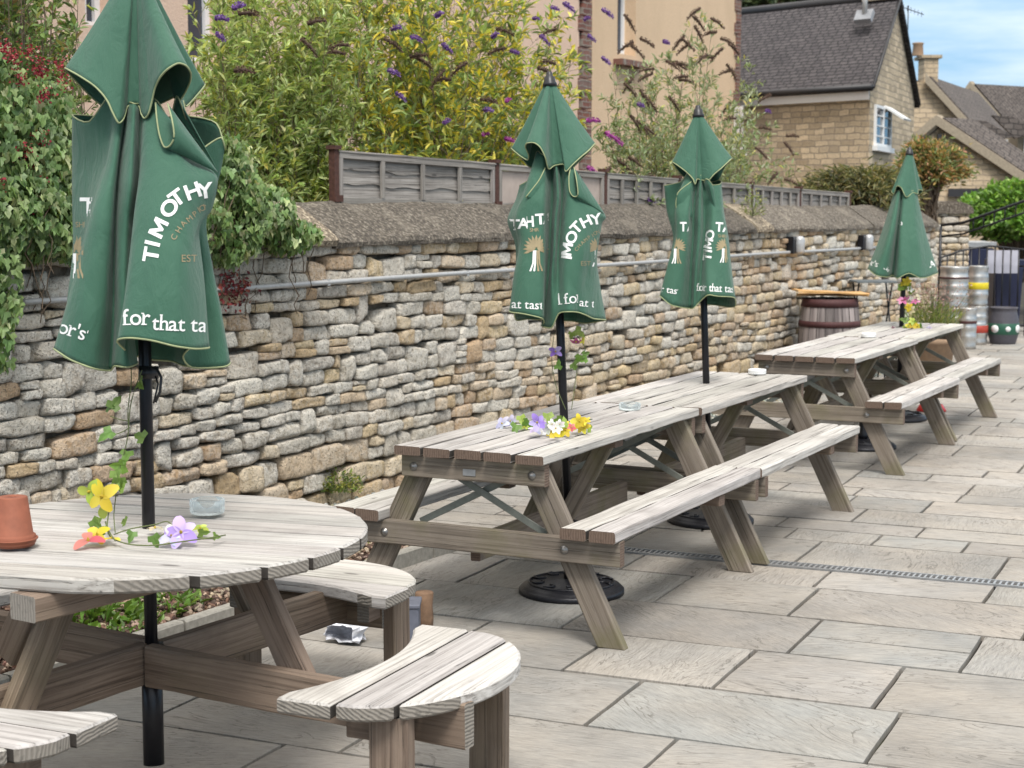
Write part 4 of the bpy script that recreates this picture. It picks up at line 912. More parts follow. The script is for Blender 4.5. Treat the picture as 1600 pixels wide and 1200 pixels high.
# stone-house builder from gable outline points
def gquad(m,P,gs,mi=0): m.add(P,[list(range(len(P)))],mi,gs)
def planar_face(m,P,mi=0,vert=True):
    P=[np.asarray(p,float) for p in P]; n=nrm(np.cross(P[1]-P[0],P[2]-P[0])); u=nrm(np.cross(V(0,0,1),n)) if abs(n[2])<.95 else V(1,0,0); v_=np.cross(n,u)
    m.add(P,[list(range(len(P)))],mi,[V((p-P[0])@u,(p-P[0])@v_,0)+V(P[0][0],P[0][2]*0+P[0]@v_,0) for p in P])
t=thing('stone_cottage','honey stone cottage with dark slate roof behind the fence','cottage',at(1360,330,32)*[1,1,0])
B_=at(1360,133,32.); A_=at(1157,142,34.3); A_=B_+(A_-B_)*1.5; Cc=at(1429,155,37.); Cc[2]=B_[2]; A_[2]=B_[2]; A_[:2]=A_[:2]
uL=nrm((A_-B_)*[1,1,0]); uG=nrm((Cc-B_)*[1,1,0]); wG=np.linalg.norm((Cc-B_)[:2]); hE=B_[2]
Lc=np.linalg.norm((A_-B_)[:2]); A0=B_+uL*Lc
apx=B_+uG*wG*.5; 
apx[2]=at(1398,4,34.5)[2]; D_=Cc+uL*Lc; g0=lambda p: V(p[0],p[1],-.1)
m=MB(); planar_face(m,[g0(B_),g0(Cc),Cc,apx,B_]); m.build('gable_wall','cotswold',t,t.location)
m=MB(); planar_face(m,[g0(A0),g0(B_),B_,A0]); planar_face(m,[g0(D_),g0(A0),A0,apx+uL*Lc,D_]); planar_face(m,[g0(Cc),g0(D_),D_,Cc]); m.build('wall','cotswold',t,t.location)
def roofslab(m,P,th=.09):
    P=[np.asarray(p,float) for p in P]; n=nrm(np.cross(P[1]-P[0],P[2]-P[0])); n=n if n[2]>0 else -n
    Q=[p+n*th for p in P]; u=nrm(P[1]-P[0]); v_=nrm(np.cross(n,u))
    gs=[V((p-P[0])@u,(p-P[0])@v_,0) for p in P]; vs=P+Q; m.add(vs,[[0,1,2,3],[7,6,5,4]]+[[i,4+i,4+(i+1)%4,(i+1)%4] for i in range(4)],0,gs+gs)
dn=nrm(B_-apx); dn2=nrm(Cc-apx); ov=-uL*.10
m=MB(); roofslab(m,[A0+dn*.22,B_+dn*.22+ov,apx+ov,apx+uL*Lc]); roofslab(m,[D_+dn2*.22,Cc+dn2*.22+ov,apx+ov,apx+uL*Lc]); rf=m.build('roof','slate',t,t.location)
m=MB(); m.tube([apx+ov+V(0,0,.12),apx+uL*Lc+V(0,0,.12)],.10,10); m.build('ridge','gutter_dark',rf,t.location)
m=MB(); nf=-uG; m.box((A0+B_)/2+nf*.10+V(0,0,-.16),uL*Lc/2,nf*.03,V(0,0,.12)); m.build('fascia','white_paint',t,t.location)
m=MB(); m.tube([A0+nf*.24+V(0,0,-.05),B_+nf*.24+V(0,0,-.05)-uL*.08],.06,10); m.build('gutter','gutter_dark',t,t.location)
for a,b in ((B_,apx),(Cc,apx)):
    m=MB(); d_=nrm(b-a); m.tube([a+V(0,0,.05)+ov-d_*.2,b+V(0,0,.06)+ov],.035,6); m.build('verge','gutter_dark',t,t.location)
nG=nrm(np.cross(uG,V(0,0,1))); nG=nG if nG@(CAM-B_)>0 else -nG
def gablewin(xa,xb,ya,yb,par,u,n,ref,rows=4,cols=2,opened=False,sillx=.1):
    a=atp(xa,ya,ref,n); b=atp(xb,yb,ref,n); s0=0; w_=(b-a)@u; h_=a[2]-b[2]; m=MB(); o=a*[1,1,0]+V(0,0,b[2])
    def bar(x0,x1,z0,z1,d=.035): m.box(o+u*((x0+x1)/2)+V(0,0,(z0+z1)/2)+n*.015,u*abs(x1-x0)/2,n*d,V(0,0,(z1-z0)/2))
    sg=1 if w_>0 else -1; W_=abs(w_); u=u*sg
    f_=.055
    bar(0,f_,0,h_);bar(W_-f_,W_,0,h_);bar(f_,W_-f_,0,f_);bar(f_,W_-f_,h_-f_,h_)
    for k in range(1,cols): bar(W_*k/cols-.028,W_*k/cols+.028,f_,h_-f_)
    for k in range(1,rows):
        for c_ in range(cols): bar(max(f_,W_*c_/cols+.028),min(W_-f_,W_*(c_+1)/cols-.028),h_*k/rows-.012,h_*k/rows+.012,.025)
    w2=m.build('window','white_paint',par,t.location); m=MB(); m.box(o+u*W_/2+V(0,0,h_/2),u*(W_/2-.02),n*.012,V(0,0,h_/2-.02)); m.build('pane','window_glass',w2,t.location)
    m=MB(); m.box(o+u*W_/2+V(0,0,-.05)+n*.03,u*(W_/2+sillx),n*.07,V(0,0,.05)); m.build('sill','white_paint',w2,t.location)
    if opened:
        m=MB(); c_=o+u*W_*.78+V(0,0,h_*.86)+n*.22; m.box(c_,u*W_*.24,n*.20+V(0,0,-.13),nrm(V(0,0,1)+n*.6)*.02); m.build('open_casement','white_paint',w2,t.location)
gablewin(1366,1389,163,232,t,uG,nG,B_,4,2,True)
nf2=nf*[1,1,0]; gablewin(1148,1165,166,236,t,-uL,nrm(nf2),B_,4,2)
m=MB(); p=at(1351,27,33.6); rn=nrm(np.cross(uL,apx-B_)); rn=rn if rn[2]>0 else -rn; m.box(p+rn*.02,uL*.20,nrm(apx-B_)*.20,rn*.05); m.build('flue_flashing','lead',t,t.location)
m=MB(); p2=p+V(0,0,.03); m.tube([p2,p2+V(0,0,.62)],.055,10); m.build('flue','galv',t,t.location)
m=MB(); c_=apx+uL*.35+V(0,0,.20); m.box(c_,uL*.45,uG*.22,V(0,0,.16)); m.build('chimney','stone_trim',t,t.location)
# tv aerial
t=thing('tv_aerial','thin tv aerial standing above the far edge of the cottage roof','aerial',at(1418,30,37)); a=at(1418,60,37.); m=MB(); m.tube([a+V(0,0,-.6),a+V(0,0,.72)],.014,6); b=a+V(0,0,.68); m.tube([b-RT*.12,b+RT*.35+V(0,0,-.16)],.010,6); 
for k in range(6): q=b+RT*(-.1+.08*k)+V(0,0,-.03*k); m.tube([q-V(0,0,.06),q+V(0,0,.06)],.006,5)
m.build('mast','black_metal',t,t.location)
# far stone houses
def gable_house(name,label,outl,d,back,loc,roofs,mat='cotswold_far',depth=8.,dirb=None):
    tt=thing(name,label,'house',loc); m=MB(); P=[at(x,y,d) for x,y in outl]; planar_face(m,P)
    db=nrm(dirb if dirb is not None else V(.35,1,0)); Q=[p+db*depth for p in P]; n=len(P)
    for i in range(n): planar_face(m,[P[i],Q[i],Q[(i+1)%n],P[(i+1)%n]])
    m.build('wall',mat,tt,loc)
    for (a,b,ext) in roofs:
        m=MB(); A1=at(*a,d-.15)+V(0,0,.06); B1=at(*b,d-.15)+V(0,0,.06); roofslab(m,[A1,B1,B1+db*ext,A1+db*ext],.14); r_=m.build('roof','slate_far',tt,loc)
        m=MB(); e=nrm(B1-A1); m.box((A1+B1)/2+V(0,0,.04)-db*.04,(B1-A1)/2,db*.09,V(0,0,.12)); m.build('verge','stone_trim',r_,loc)
    return tt
DA=(at(1522,151,52.5)-at(1447,128,46))*[1,1,0]
hA=gable_house('stone_house','far stone house with tall chimney and long steep grey roof','house' and [(1396,420),(1396,190),(1428,128),(1447,128),(1598,292),(1640,340),(1640,420)],46.,0,at(1430,330,46)*[1,1,0],[((1447,128),(1640,338),float(np.linalg.norm(DA))),((1396,190),(1428,128),6.)],dirb=DA)
m=MB(); 
for (x0,y0,x1,y1,dd) in ((1424,90,1446,132,.35),(1419,87,1451,92,.45)):
    a=at(x0,y1,46.2); b=at(x1,y0,46.2); m.box((a+b)/2+V(.2,.3,0),RT*abs((b-a)@RT)/2,V(-RT[1],RT[0],0)*dd,V(0,0,(b[2]-a[2])/2)); m.g[-1]=np.stack([m.v[-1]@RT,m.v[-1][:,2],m.v[-1][:,1]*0],1)
ch_=m.build('chimney','cotswold_far',hA,hA.location); m=MB(); m.lathe([(.16,0),(.14,.3),(.17,.34),(.12,.36),(.0005,.3)],at(1434,87,46.4),14); m.build('chimney_pot','chimney_clay',ch_,hA.location)
hB=gable_house('stone_barn','low stone barn gable with one narrow slit opening, below the grey roofs','x' and [(1405,420),(1405,246),(1468,194),(1600,282),(1650,315),(1650,420)],41.,0,at(1470,330,41)*[1,1,0],[((1468,194),(1650,315),1.2),((1405,246),(1468,194),1.2)],dirb=V(.5,1,0),depth=1.2)
hB['category']='barn'
m=MB(); a=at(1469,229,40.93); m.box(a,RT*.075,V(-RT[1],RT[0],0)*.03,V(0,0,.30)); m.build('slit_window','gutter_dark',hB,hB.location)
m=MB(); a=at(1542,301,40.9); m.box(a,RT*.95,V(-RT[1],RT[0],0)*.03,V(0,0,.10)); m.build('door_lintel','gutter_dark',hB,hB.location)
hC=gable_house('stone_house','row of far stone houses with twin dark gabled roofs at the right edge','x' and [(1490,420),(1490,180),(1519,137),(1600,235),(1660,300),(1660,420)],58.,0,at(1560,330,58)*[1,1,0],[((1519,137),(1660,300),6.),((1490,180),(1519,137),6.)],dirb=V(.62,1,0),depth=6.)
hD=gable_house('stone_house','farthest stone house, its dark roof slope just showing at the right edge','x' and [(1520,420),(1520,200),(1549,153),(1620,225),(1690,300),(1690,420)],68.,0,at(1590,330,68)*[1,1,0],[((1549,153),(1690,300),6.),((1520,200),(1549,153),6.)],dirb=V(.62,1,0),depth=6.)
# dormers on the nearer far house
for k,(x0,x1,yt,yb,d) in enumerate(((1548,1576,212,246,44.6),(1590,1618,205,250,45.2))):
    m=MB(); a=at(x0,yb,d); b=at(x1,yt,d); dv=V(-RT[1],RT[0],0); c_=(a+b)/2+dv*.8; m.box(c_,RT*abs((b-a)@RT)/2,dv*.8,V(0,0,(b[2]-a[2])/2)); dm=m.build('dormer','stone_trim',hA,hA.location)
    m=MB(); roofslab(m,[at(x0-42,yt-24,d-.2),at(x0-10,yt-22,d-.2),at(x1+6,yt+2,d-.2)+dv*0,at(x0-6,yt+12,d-.2)],.12); m.build('dormer_roof','slate_far',dm,hA.location)
    m=MB(); q=at((x0+x1)/2+4,(yt+yb)/2+2,d-.05); m.box(q,RT*.14,dv*.03,V(0,0,.22)); m.build('dormer_window','white_paint',dm,hA.location)

# ================================================================ FENCE ON THE WALL
FO=-.31
posts=[522,773,943,1058,1172,1248,1326]; fs_=[wpx(x,290,FO)[0] for x in posts]; ztop=lambda s_:2.055-.014*(s_) ; zbot=lambda s_:1.735-.010*s_
zb0=wpx(525,318,FO)[1]; zt0=wpx(525,237,FO)[1]; zb1=wpx(1326,343,FO)[1]; zt1=wpx(1326,303,FO)[1]
LN=fs_[-1]-fs_[0]; ztop=lambda s_: zt0+(zt1-zt0)*(s_-fs_[0])/LN; zbot=lambda s_: zb0+(zb1-zb0)*(s_-fs_[0])/LN
for s_ in fs_:
    p=wall(s_,0,FO); m=MB(); zz=zbot(s_)-.15; m.box(p+V(0,0,(zz+ztop(s_)+.02)/2),WD*.022,WN*.022,V(0,0,(ztop(s_)+.02-zz)/2)); m.box(p+V(0,0,ztop(s_)+.025),WD*.034,WN*.034,V(0,0,.012)); m.box(p+V(0,0,zbot(s_)+.03)+WN*.02,WD*.04,WN*.02,V(0,0,.02))
    o=m.build('fence_post','rust',None,p); o.location=p
    k=fs_.index(s_); tag(o,['rusty metal post at the near end of the wooden fence','rusty metal post between the first grey panel and the pinkish panel','metal fence post right of the pinkish panel','metal fence post left of the third parasol','metal fence post just right of the third parasol','metal fence post before the last fence panel','metal post at the far end of the wooden fence'][k],'fence post','metal posts of the fence')
plab=['grey weathered waney lap panel nearest the camera, with four bays','pinkish plywood panel half hidden behind the second parasol','grey slatted fence panel just right of the second parasol','grey fence panel hidden behind the third parasol','small grey fence panel just right of the third parasol','last grey fence panel before the juniper bush']
for k,(a,b) in enumerate(zip(fs_[:-1],fs_[1:])):
    a+=.03; b-=.03; L_=b-a; O=wall(a,0,FO); t=thing('low_fence',plab[k],'fence panel',O,0,'panels of the low wooden fence on the wall')
    zt=lambda s_: ztop(s_)-.0; zb=lambda s_: zbot(s_)
    m=MB()
    m.plank(wall(a,zt(a)-.018,FO+.012),wall(b,zt(b)-.018,FO+.012),.036,.022,V(0,0,1),.002,6,.002); m.plank(wall(a-.01,zt(a)+.004,FO+.0),wall(b+.01,zt(b)+.004,FO+.0),.012,.055,V(0,0,1),.002,6,.002)
    m.plank(wall(a,zb(a)+.02,FO+.012),wall(b,zb(b)+.02,FO+.012),.040,.022,V(0,0,1),.002,6,.002)
    for s_ in (a+.018,b-.018): m.plank(wall(s_,zb(s_)+.041,FO+.012),wall(s_,zt(s_)-.037,FO+.012),.034,.022,WD,.002,2,.001)
    m.build('frame',['wood_fence','end_grey'],t,O)
    nb_={0:3,1:0,2:4,3:3,4:4,5:4}[k]
    for i in range(nb_): s_=a+L_*(i+1)/(nb_+1); m=MB(); m.plank(wall(s_,zb(s_)+.042,FO+.018),wall(s_,zt(s_)-.038,FO+.018),.036,.018,WD,.002,2,.001); m.build('batten',['wood_fence','end_grey'],t,O)
    if k==1:
        m=MB(); m.box(wall((a+b)/2,(zt(a)+zb(a))/2,FO-.005),WD*(L_/2-.03),WN*.004,V(0,0,(zt(a)-zb(a))/2-.04)); m.build('board','pink_ply',t,O); continue
    m=MB(); nl=3
    for i in range(nl):
        z0=zb(a)+.03+(zt(a)-zb(a)-.05)*i/nl; hh=(zt(a)-zb(a)-.05)/nl+.018; n=40; vs=[];gs=[];off=rng.random(3)*20
        for j in range(n+1):
            s_=a+.02+(L_-.04)*j/n; dz=(zb(s_)-zb(a)); low=noise.noise(Vector((s_*5,i*7.3,k*3)))*.016+noise.noise(Vector((s_*16,i*3.3,k)))*.006
            for q,(zz,oo) in enumerate(((z0+low+dz,.0),(z0+hh+dz,-.013),(z0+hh+dz,-.021),(z0+low+dz,-.009))): vs.append(wall(s_,zz,FO+oo)); gs.append(off+V(s_,zz,oo))
        m.add(vs,[[j*4+q,(j+1)*4+q,(j+1)*4+(q+1)%4,j*4+(q+1)%4] for j in range(n) for q in range(4)],0,gs,(.82+.2*rng.random(),)*3+(1,))
    m.build('lap_boards','wood_fence',t,O)
# old trellis bit behind the ivy
pa=at(352,206,10.2); pb=at(402,214,10.4); t=thing('old_fence','old grey rail and post of a broken fence, between parasol and green shrub','fence',pa*[1,1,0]); m=MB(); m.plank(pa,pb+ (pb-pa)*.4,.05,.03,V(0,0,1)); m.build('rail',['wood_fence','end_grey'],t,t.location); m=MB(); c_=at(392,210,10.4); m.plank(c_,c_*[1,1,0]+V(0,0,1.2),.10,.05,WD); m.build('post',['wood_fence','end_grey'],t,t.location)

# ================================================================ PLANTS
def U(a,b,n=None): return rng.uniform(a,b,n)
def leaves(mb,C0,D,N,ln,wd,col,fold=.25,droop=.0,mi=0):
    n=len(C0); D=D/np.linalg.norm(D,axis=1)[:,None]; S=np.cross(D,N); S/=np.linalg.norm(S,axis=1)[:,None]+1e-9; N=np.cross(S,D)
    ln=np.broadcast_to(ln,(n,))[:,None]; wd=np.broadcast_to(wd,(n,))[:,None]
    b=C0; mid=C0+D*ln*.5+N*ln*.04; tip=C0+D*ln-N*ln*droop
    l1=C0+D*ln*.42+S*wd*.5+N*wd*fold; r1=C0+D*ln*.42-S*wd*.5+N*wd*fold
    l2=C0+D*ln*.72+S*wd*.36+N*wd*fold*.6-N*ln*droop*.4; r2=C0+D*ln*.72-S*wd*.36+N*wd*fold*.6-N*ln*droop*.4
    Vv=np.stack([b,l1,l2,tip,r2,r1],1).reshape(-1,3); base=np.arange(n)[:,None]*6
    f=np.concatenate([base+np.array([[0,3,2,1]]),base+np.array([[0,5,4,3]])])
    mb.add(Vv,f,mi,None,np.repeat(col,6,0))
def pal(n,cols,w_=None,var=.25):
    cols=np.array(cols,float); i=rng.choice(len(cols),n,p=None if w_ is None else np.array(w_)/sum(w_)); c=cols[i]*(1+U(-var,var,(n,1)))*(1+U(-.08,.08,(n,3))); return np.concatenate([np.clip(c,.005,.9),np.ones((n,1))],1)
def rdir(n): v=rng.normal(size=(n,3)); return v/np.linalg.norm(v,axis=1)[:,None]
def shrub(name,label,cat,stems,cols,wts,leaf=(.055,.014),twl=(.15,.4),tws=.07,lsp=.022,stem_r=.006,group=None,droop=.1,start=.25,upw=.5,twmat='bark',kindpart='foliage'):
    """stems: list of (base point, tip point, sideways bow)"""
    base=np.mean([s_[0] for s_ in stems],0); base[2]=min(s_[0][2] for s_ in stems); t=thing(name,label,cat,base,0,group); ms=MB(); Cs=[];Ds=[]
    for a,b,bow in stems:
        a=np.asarray(a,float);b=np.asarray(b,float); Ln=np.linalg.norm(b-a); n=max(4,int(Ln/.12)); ks=np.linspace(0,1,n+1); side=nrm(np.append(rng.normal(size=2),0))
        path=[a+(b-a)*k+side*bow*math.sin(math.pi*k*.8)+V(0,0,bow*.3*math.sin(math.pi*k)) for k in ks]; ms.tube(path,list(stem_r*(1-.8*ks)),5,cap=False)
        path=np.array(path); L_=0; q=start*Ln
        while q<Ln:
            k=q/Ln*n; i=min(int(k),n-1); p=path[i]+(path[i+1]-path[i])*(k-i); d=nrm(path[i+1]-path[i]); tl=U(*twl)*(1-.55*q/Ln); td=nrm(d*upw+rdir(1)[0]*.9+V(0,0,.25)); e=p+td*tl-V(0,0,tl*tl*droop)
            if tl>.1: ms.tube([p,p+(e-p)*.5+V(0,0,.012),e],[stem_r*.35,stem_r*.25,stem_r*.15],4,cap=False)
            nl=max(3,int(tl/lsp)); kk=np.sqrt(U(0.02,1,nl))[:,None]; Cs.append(p+(e-p)*kk); Ds.append(np.tile(td,(nl,1))*.8+rdir(nl)*.75+V(0,0,.05)); q+=tws*U(.6,1.4)
        nt_=6; Cs.append(np.tile(b,(nt_,1))); Ds.append(rdir(nt_)*.6+nrm(b-path[-2]))
    C_=np.concatenate(Cs);D=np.concatenate(Ds); n=len(C_); mb=MB(); sz=U(.6,1.25,n)
    leaves(mb,C_,D,rdir(n)*.6+V(0,0,1),leaf[0]*sz,leaf[1]*sz,pal(n,cols,wts),.22,.12); mb.build('foliage','leaf',t,t.location); ms.build('stems',twmat,t,t.location); return t
def P_off(x,y,off): return atp(x,y,WB+WN*off,WN)
def stems_px(n,xr,off,ytop,zbase=1.2,bow=.15,lean=.3):
    out=[]
    for _ in range(n):
        o=U(*off); x=U(*xr); yt=ytop(x)*1.+U(0,1)**1.6*150; tip=P_off(x,yt,o); base=P_off(x+U(-1,1)*60*lean+(np.mean(xr)-x)*lean,330,o); base[2]=zbase; out.append((base,tip,U(-bow,bow)))
    return out
GR=[(.27,.36,.11),(.38,.46,.16),(.50,.55,.26),(.17,.23,.07)]; YL=[(.66,.55,.06),(.52,.50,.10),(.36,.42,.14),(.22,.29,.09),(.72,.60,.12)]  # greens and yellows brightened to carry the highlights on the leaves
ip=lambda xs,ys: (lambda x: float(np.interp(x,xs,ys)))
shrub('willow_leaf_shrub','bright green narrow leaved shrub behind the near end of the fence','shrub',stems_px(74,(312,548),(-1.6,-.62),ip([300,330,360,420,560],[150,60,-20,-60,-40]),1.2,.28,1.)+stems_px(34,(325,545),(-1.4,-.62),ip([300,560],[140,90]),1.2,.28,1.),GR+[(.42,.42,.10)],[3,4,4,2,1.6],(.066,.018),(.14,.38),.045,.014,.0045)
bt=shrub('buddleia','tall yellowing buddleia with purple flower spikes behind the grey fence','shrub',stems_px(64,(495,905),(-1.9,-.65),ip([480,600,850,900,940],[-60,-90,-60,10,50]),1.2,.3,1.2)+stems_px(46,(505,900),(-1.6,-.65),ip([480,940],[95,130]),1.2,.3,1.2),YL+[(.15,.21,.07)],[2.6,3,4,3.5,1.,3],(.088,.025),(.15,.45),.06,.023,.0055)
bt2=shrub('buddleia','airy grey green buddleia with brown seed heads in front of the ochre wall','shrub',stems_px(60,(945,1185),(-1.5,-.4),ip([940,980,1060,1095,1130,1180,1215],[120,105,80,15,90,110,200]),1.2,.15,.5)+stems_px(26,(950,1180),(-1.2,-.4),ip([940,1200],[190,190]),1.2,.15,.6)+[(P_off(1110,330,-.7),P_off(1225,250,-.7),.1),(P_off(1110,330,-.7),P_off(1210,200,-.9),.1),(P_off(1130,330,-.7),P_off(1235,275,-.7),.05)],[(.27,.32,.19),(.38,.42,.27),(.19,.25,.10),(.48,.45,.16)],[4,4,3,1],(.068,.018),(.12,.36),.06,.019,.005)
def spike(par,p,d,L_,r,cols,nm,q=1.):
    d=nrm(d); n=int(90*q); k=U(0,1,n); a=U(0,6.28,n); x=nrm(np.cross(d,V(.1,.2,1))); y=np.cross(d,x); rr=r*np.sin(np.clip(k*2.6+.45,0,math.pi))**.6
    C_=p+d*(k*L_)[:,None]+x*(np.cos(a)*rr)[:,None]*.6+y*(np.sin(a)*rr)[:,None]*.6-V(0,0,1)*(k**2*L_*.35)[:,None]; D=x*np.cos(a)[:,None]+y*np.sin(a)[:,None]+d*.5; mb=MB()
    leaves(mb,C_,D,rdir(n),r*.62,r*.5,pal(n,cols),.1,0); mb.tube([p,p+d*L_*.5-V(0,0,L_*.09),p+d*L_-V(0,0,L_*.35)],[r*.5,r*.55,r*.12],6,c=(*[c*.7 for c in cols[0]],1)); mb.build(nm,'petal',par,par.location)
PUR=[(.20,.09,.33),(.28,.15,.42),(.14,.06,.24)]; PNK=[(.42,.06,.34),(.55,.14,.45),(.30,.04,.24)]; BRN=[(.13,.075,.05),(.085,.05,.035),(.19,.12,.08)]
for x,y,c,sz in ((680,27,0,1),(612,47,0,1),(640,57,0,1),(690,68,0,1),(768,60,0,1),(797,80,0,1),(843,55,0,1),(832,30,0,.7),(605,110,0,1),(618,145,0,.9),(693,194,0,.9),(755,172,0,1),(790,160,1,.8),(753,212,1,.8),(788,217,1,.9),(880,5,0,1.3),(912,32,0,.8),(940,14,0,1.2),(940,90,0,1),(918,55,0,.8),(364,14,0,1.2),(335,30,0,1.),(337,52,0,.7),(916,190,1,1.4),(945,207,1,1.9),(918,262,1,1.3),(905,245,1,1),(860,12,0,.8)):
    spike(bt,P_off(x,y,-.38),rdir(1)[0]*.7+RT*.9+V(0,0,.2),.085*sz,.019*sz**.5,[PUR,PNK][c],'flower_spike')
for x,y in ((545,70),(540,85),(648,88),(640,90),(695,108),(730,97),(790,75),(775,45),(840,105),(868,100),(870,45),(705,125),(750,155),(600,60),(480,38),(470,60),(372,22),(365,110)): spike(bt,P_off(x,y,-.42),rdir(1)[0]*.6+RT*(1 if rng.random()<.5 else -1)+V(0,0,-.1),.13,.021,BRN,'seed_head',1.)
for x,y in ((975,22),(990,65),(985,70),(1000,60),(1070,55),(1078,68),(1040,95),(1050,98),(1065,60),(1130,75),(1138,68),(1105,85),(1115,90),(1022,108),(1050,100),(975,130),(990,120),(1000,140),(1008,150),(1045,150),(985,180),(995,188),(1002,196),(1095,12),(1083,25),(1110,28),(1085,40),(1135,100),(1145,110),(1075,120),(1060,125),(1150,185),(1142,160),(1205,148),(1185,200),(1180,230),(1228,213),(1225,222),(1215,270),(1225,280),(1235,295),(965,250),(980,245),(1000,275),(970,270),(955,262),(1020,115),(1125,60),(1120,50)): spike(bt2,P_off(x,y,-.45),rdir(1)[0]*.5+RT*(1 if rng.random()<.6 else -1)*.8+V(0,0,-.25),.14,.021,BRN,'seed_head',1.)
for x,y in ((1195,173),(1012,312),(1035,65),(995,163)): spike(bt2,P_off(x,y,-.3),RT+V(0,0,.1),.06,.02,PUR,'flower_spike')
# left: shrub with red berry clusters and climbing ivy
bs=shrub('berry_shrub','tall green shrub with dark red clusters at the left edge','shrub',stems_px(70,(-60,118),(-.9,-.1),ip([-60,40,60,120],[-160,-120,-40,40]),1.1,.12,.2)+[(P_off(95,330,-.3),P_off(118,-20,-.3),.05),(P_off(85,330,-.4),P_off(100,-60,-.3),.05)],[(.15,.23,.07),(.23,.31,.11),(.11,.16,.06),(.36,.38,.13),(.28,.20,.10)],[4,4,3,1.5,.8],(.045,.020),(.12,.32),.055,.017)
for x,y in ((20,85),(22,92),(48,80),(62,105),(64,112),(30,120),(95,100),(97,125),(35,235),(40,245),(60,215),(63,225),(48,262),(62,280),(28,312),(54,318),(5,75),(2,290),(70,150)):
    c0=P_off(x,y,.16); n=46; mb=MB(); leaves(mb,c0+rng.normal(size=(n,3))*.020,rdir(n),rdir(n),.013,.012,pal(n,[(.30,.025,.04),(.20,.02,.03),(.42,.06,.07)]),.3,0); mb.build('berry_cluster','petal',bs,bs.location)
def ivy(name,label,spots,n,cols,wts=None,sz=.052,group=None,offr=(.02,.30)):
    C_=[]
    tot=sum(s_[4] for s_ in spots)
    for (s0,z0,rs,rz,w_,om) in spots:
        k=int(n*w_/tot); a=rng.normal(size=(k,3)); a/=np.linalg.norm(a,axis=1)[:,None]; r_=U(.55,1,k)**.5; a*=r_[:,None]; C_.append(WB+WD*(s0+a[:,0]*rs)[:,None]+V(0,0,1)*(z0+a[:,1]*rz)[:,None]+WN*(np.maximum(om+a[:,2]*.16,.035))[:,None])
    C_=np.concatenate(C_); n=len(C_); clump=vnoise(C_*7,3.); keep=clump>-.75; C_=C_[keep]; n=len(C_); t=thing(name,label,'ivy',C_.mean(0),0,group)
    # five-lobed leaves hanging down and facing out
    D=rdir(n)*.55+V(0,0,-1.); N=WN*1.0+rdir(n)*.65+V(0,0,.5); D/=np.linalg.norm(D,axis=1)[:,None]; S=np.cross(D,N); S/=np.linalg.norm(S,axis=1)[:,None]; N=np.cross(S,D); L_=(sz*U(.5,1.25,n))[:,None]
    pts=[(0,0,0),(.45,-.18,.05),(.62,.22,.10),(.30,.36,.04),(.28,.66,.06),(0,1.0,-.08),(-.28,.66,.06),(-.30,.36,.04),(-.62,.22,.10),(-.45,-.18,.05)]
    Vv=np.stack([C_+S*L_*x*.8+D*L_*y*.9+N*L_*z*1.3 for x,y,z in pts],1).reshape(-1,3); b=np.arange(n)[:,None]*10
    f=np.concatenate([b+np.array([[0,1,2,3]]),b+np.array([[0,3,4,5]]),b+np.array([[0,5,6,7]]),b+np.array([[0,7,8,9]])]); mb=MB(); mb.add(Vv,f,0,None,np.repeat(pal(n,cols,wts),10,0)); mb.build('foliage','leaf',t,t.location)
    ms=MB()
    for _ in range(26):
        p=C_[rng.integers(n)].copy(); pts_=[p]
        for k in range(7): p=p+V(0,0,-.05)+WD*U(-.04,.04)-WN*U(-.01,.02); pts_.append(p)
        ms.tube(pts_,.003,4,cap=False)
    ms.build('stems','bark',t,t.location); return t
sp=lambda x,y,rx,ry,w_,om=.1: (wpx(x,y,.1)[0],wpx(x,y,.1)[1],rx,ry,w_,om)
IV=[(.14,.23,.075),(.23,.33,.12),(.09,.15,.05),(.42,.47,.24)]
ivy('climbing_ivy','thick ivy covering the wall and coping at the left edge',[sp(25,325,.24,.20,2.2,.10),(wpx(95,340,.1)[0],wpx(95,350,.1)[1],.2,.16,1.4,.12),sp(40,250,.28,.3,2.2,.05),sp(90,230,.16,.34,1.5,.02),sp(2,440,.09,.26,.8,.05),sp(-4,520,.06,.2,.4,.04),sp(58,380,.12,.07,.5,.06),sp(10,170,.2,.3,1.2,.0)],5000,IV,[3,4,2,1.2])
ivy('climbing_ivy','round mound of ivy spilling over the coping right of the nearest parasol',[sp(372,330,.14,.24,2.4,.12),sp(365,270,.15,.2,1.6,.06),sp(410,330,.16,.15,1.5,.12),sp(440,365,.16,.10,1.2,.12),sp(355,385,.07,.10,.6,.08),sp(468,365,.06,.06,.35,.1),sp(330,350,.07,.13,.5,.06),sp(345,250,.18,.15,1.,-.05)],3600,IV+[(.34,.36,.20)],[3,4,2,1.6,.6],.050)
def creeper(name,label,x,y,w_,h_,n):
    t=thing(name,label,'creeper',P_off(x,y,.06)); mb=MB()
    c=P_off(x,y,.07); C_=c+WD*(rng.normal(size=n)*w_)[:,None]+V(0,0,1)*(rng.normal(size=n)*h_)[:,None]+WN*U(-.01,.03,n)[:,None]; leaves(mb,C_,rdir(n)+V(0,0,-.5),rdir(n)+WN,.028,.016,pal(n,[(.22,.03,.035),(.14,.025,.03),(.30,.08,.05)]),.2,.1); mb.build('foliage','petal',t,t.location)
    ms=MB()
    for _ in range(8):
        p=c+WD*U(-w_,w_)*1.5; pts=[p]
        for k in range(6): p=p+WD*U(-.05,.07)+V(0,0,U(-.06,.04)); pts.append(p)
        ms.tube(pts,.0022,4,cap=False)
    ms.build('stems','bark',t,t.location)
creeper('red_creeper','wiry dark red creeper on the wall under the ivy mound',362,452,.07,.05,150)
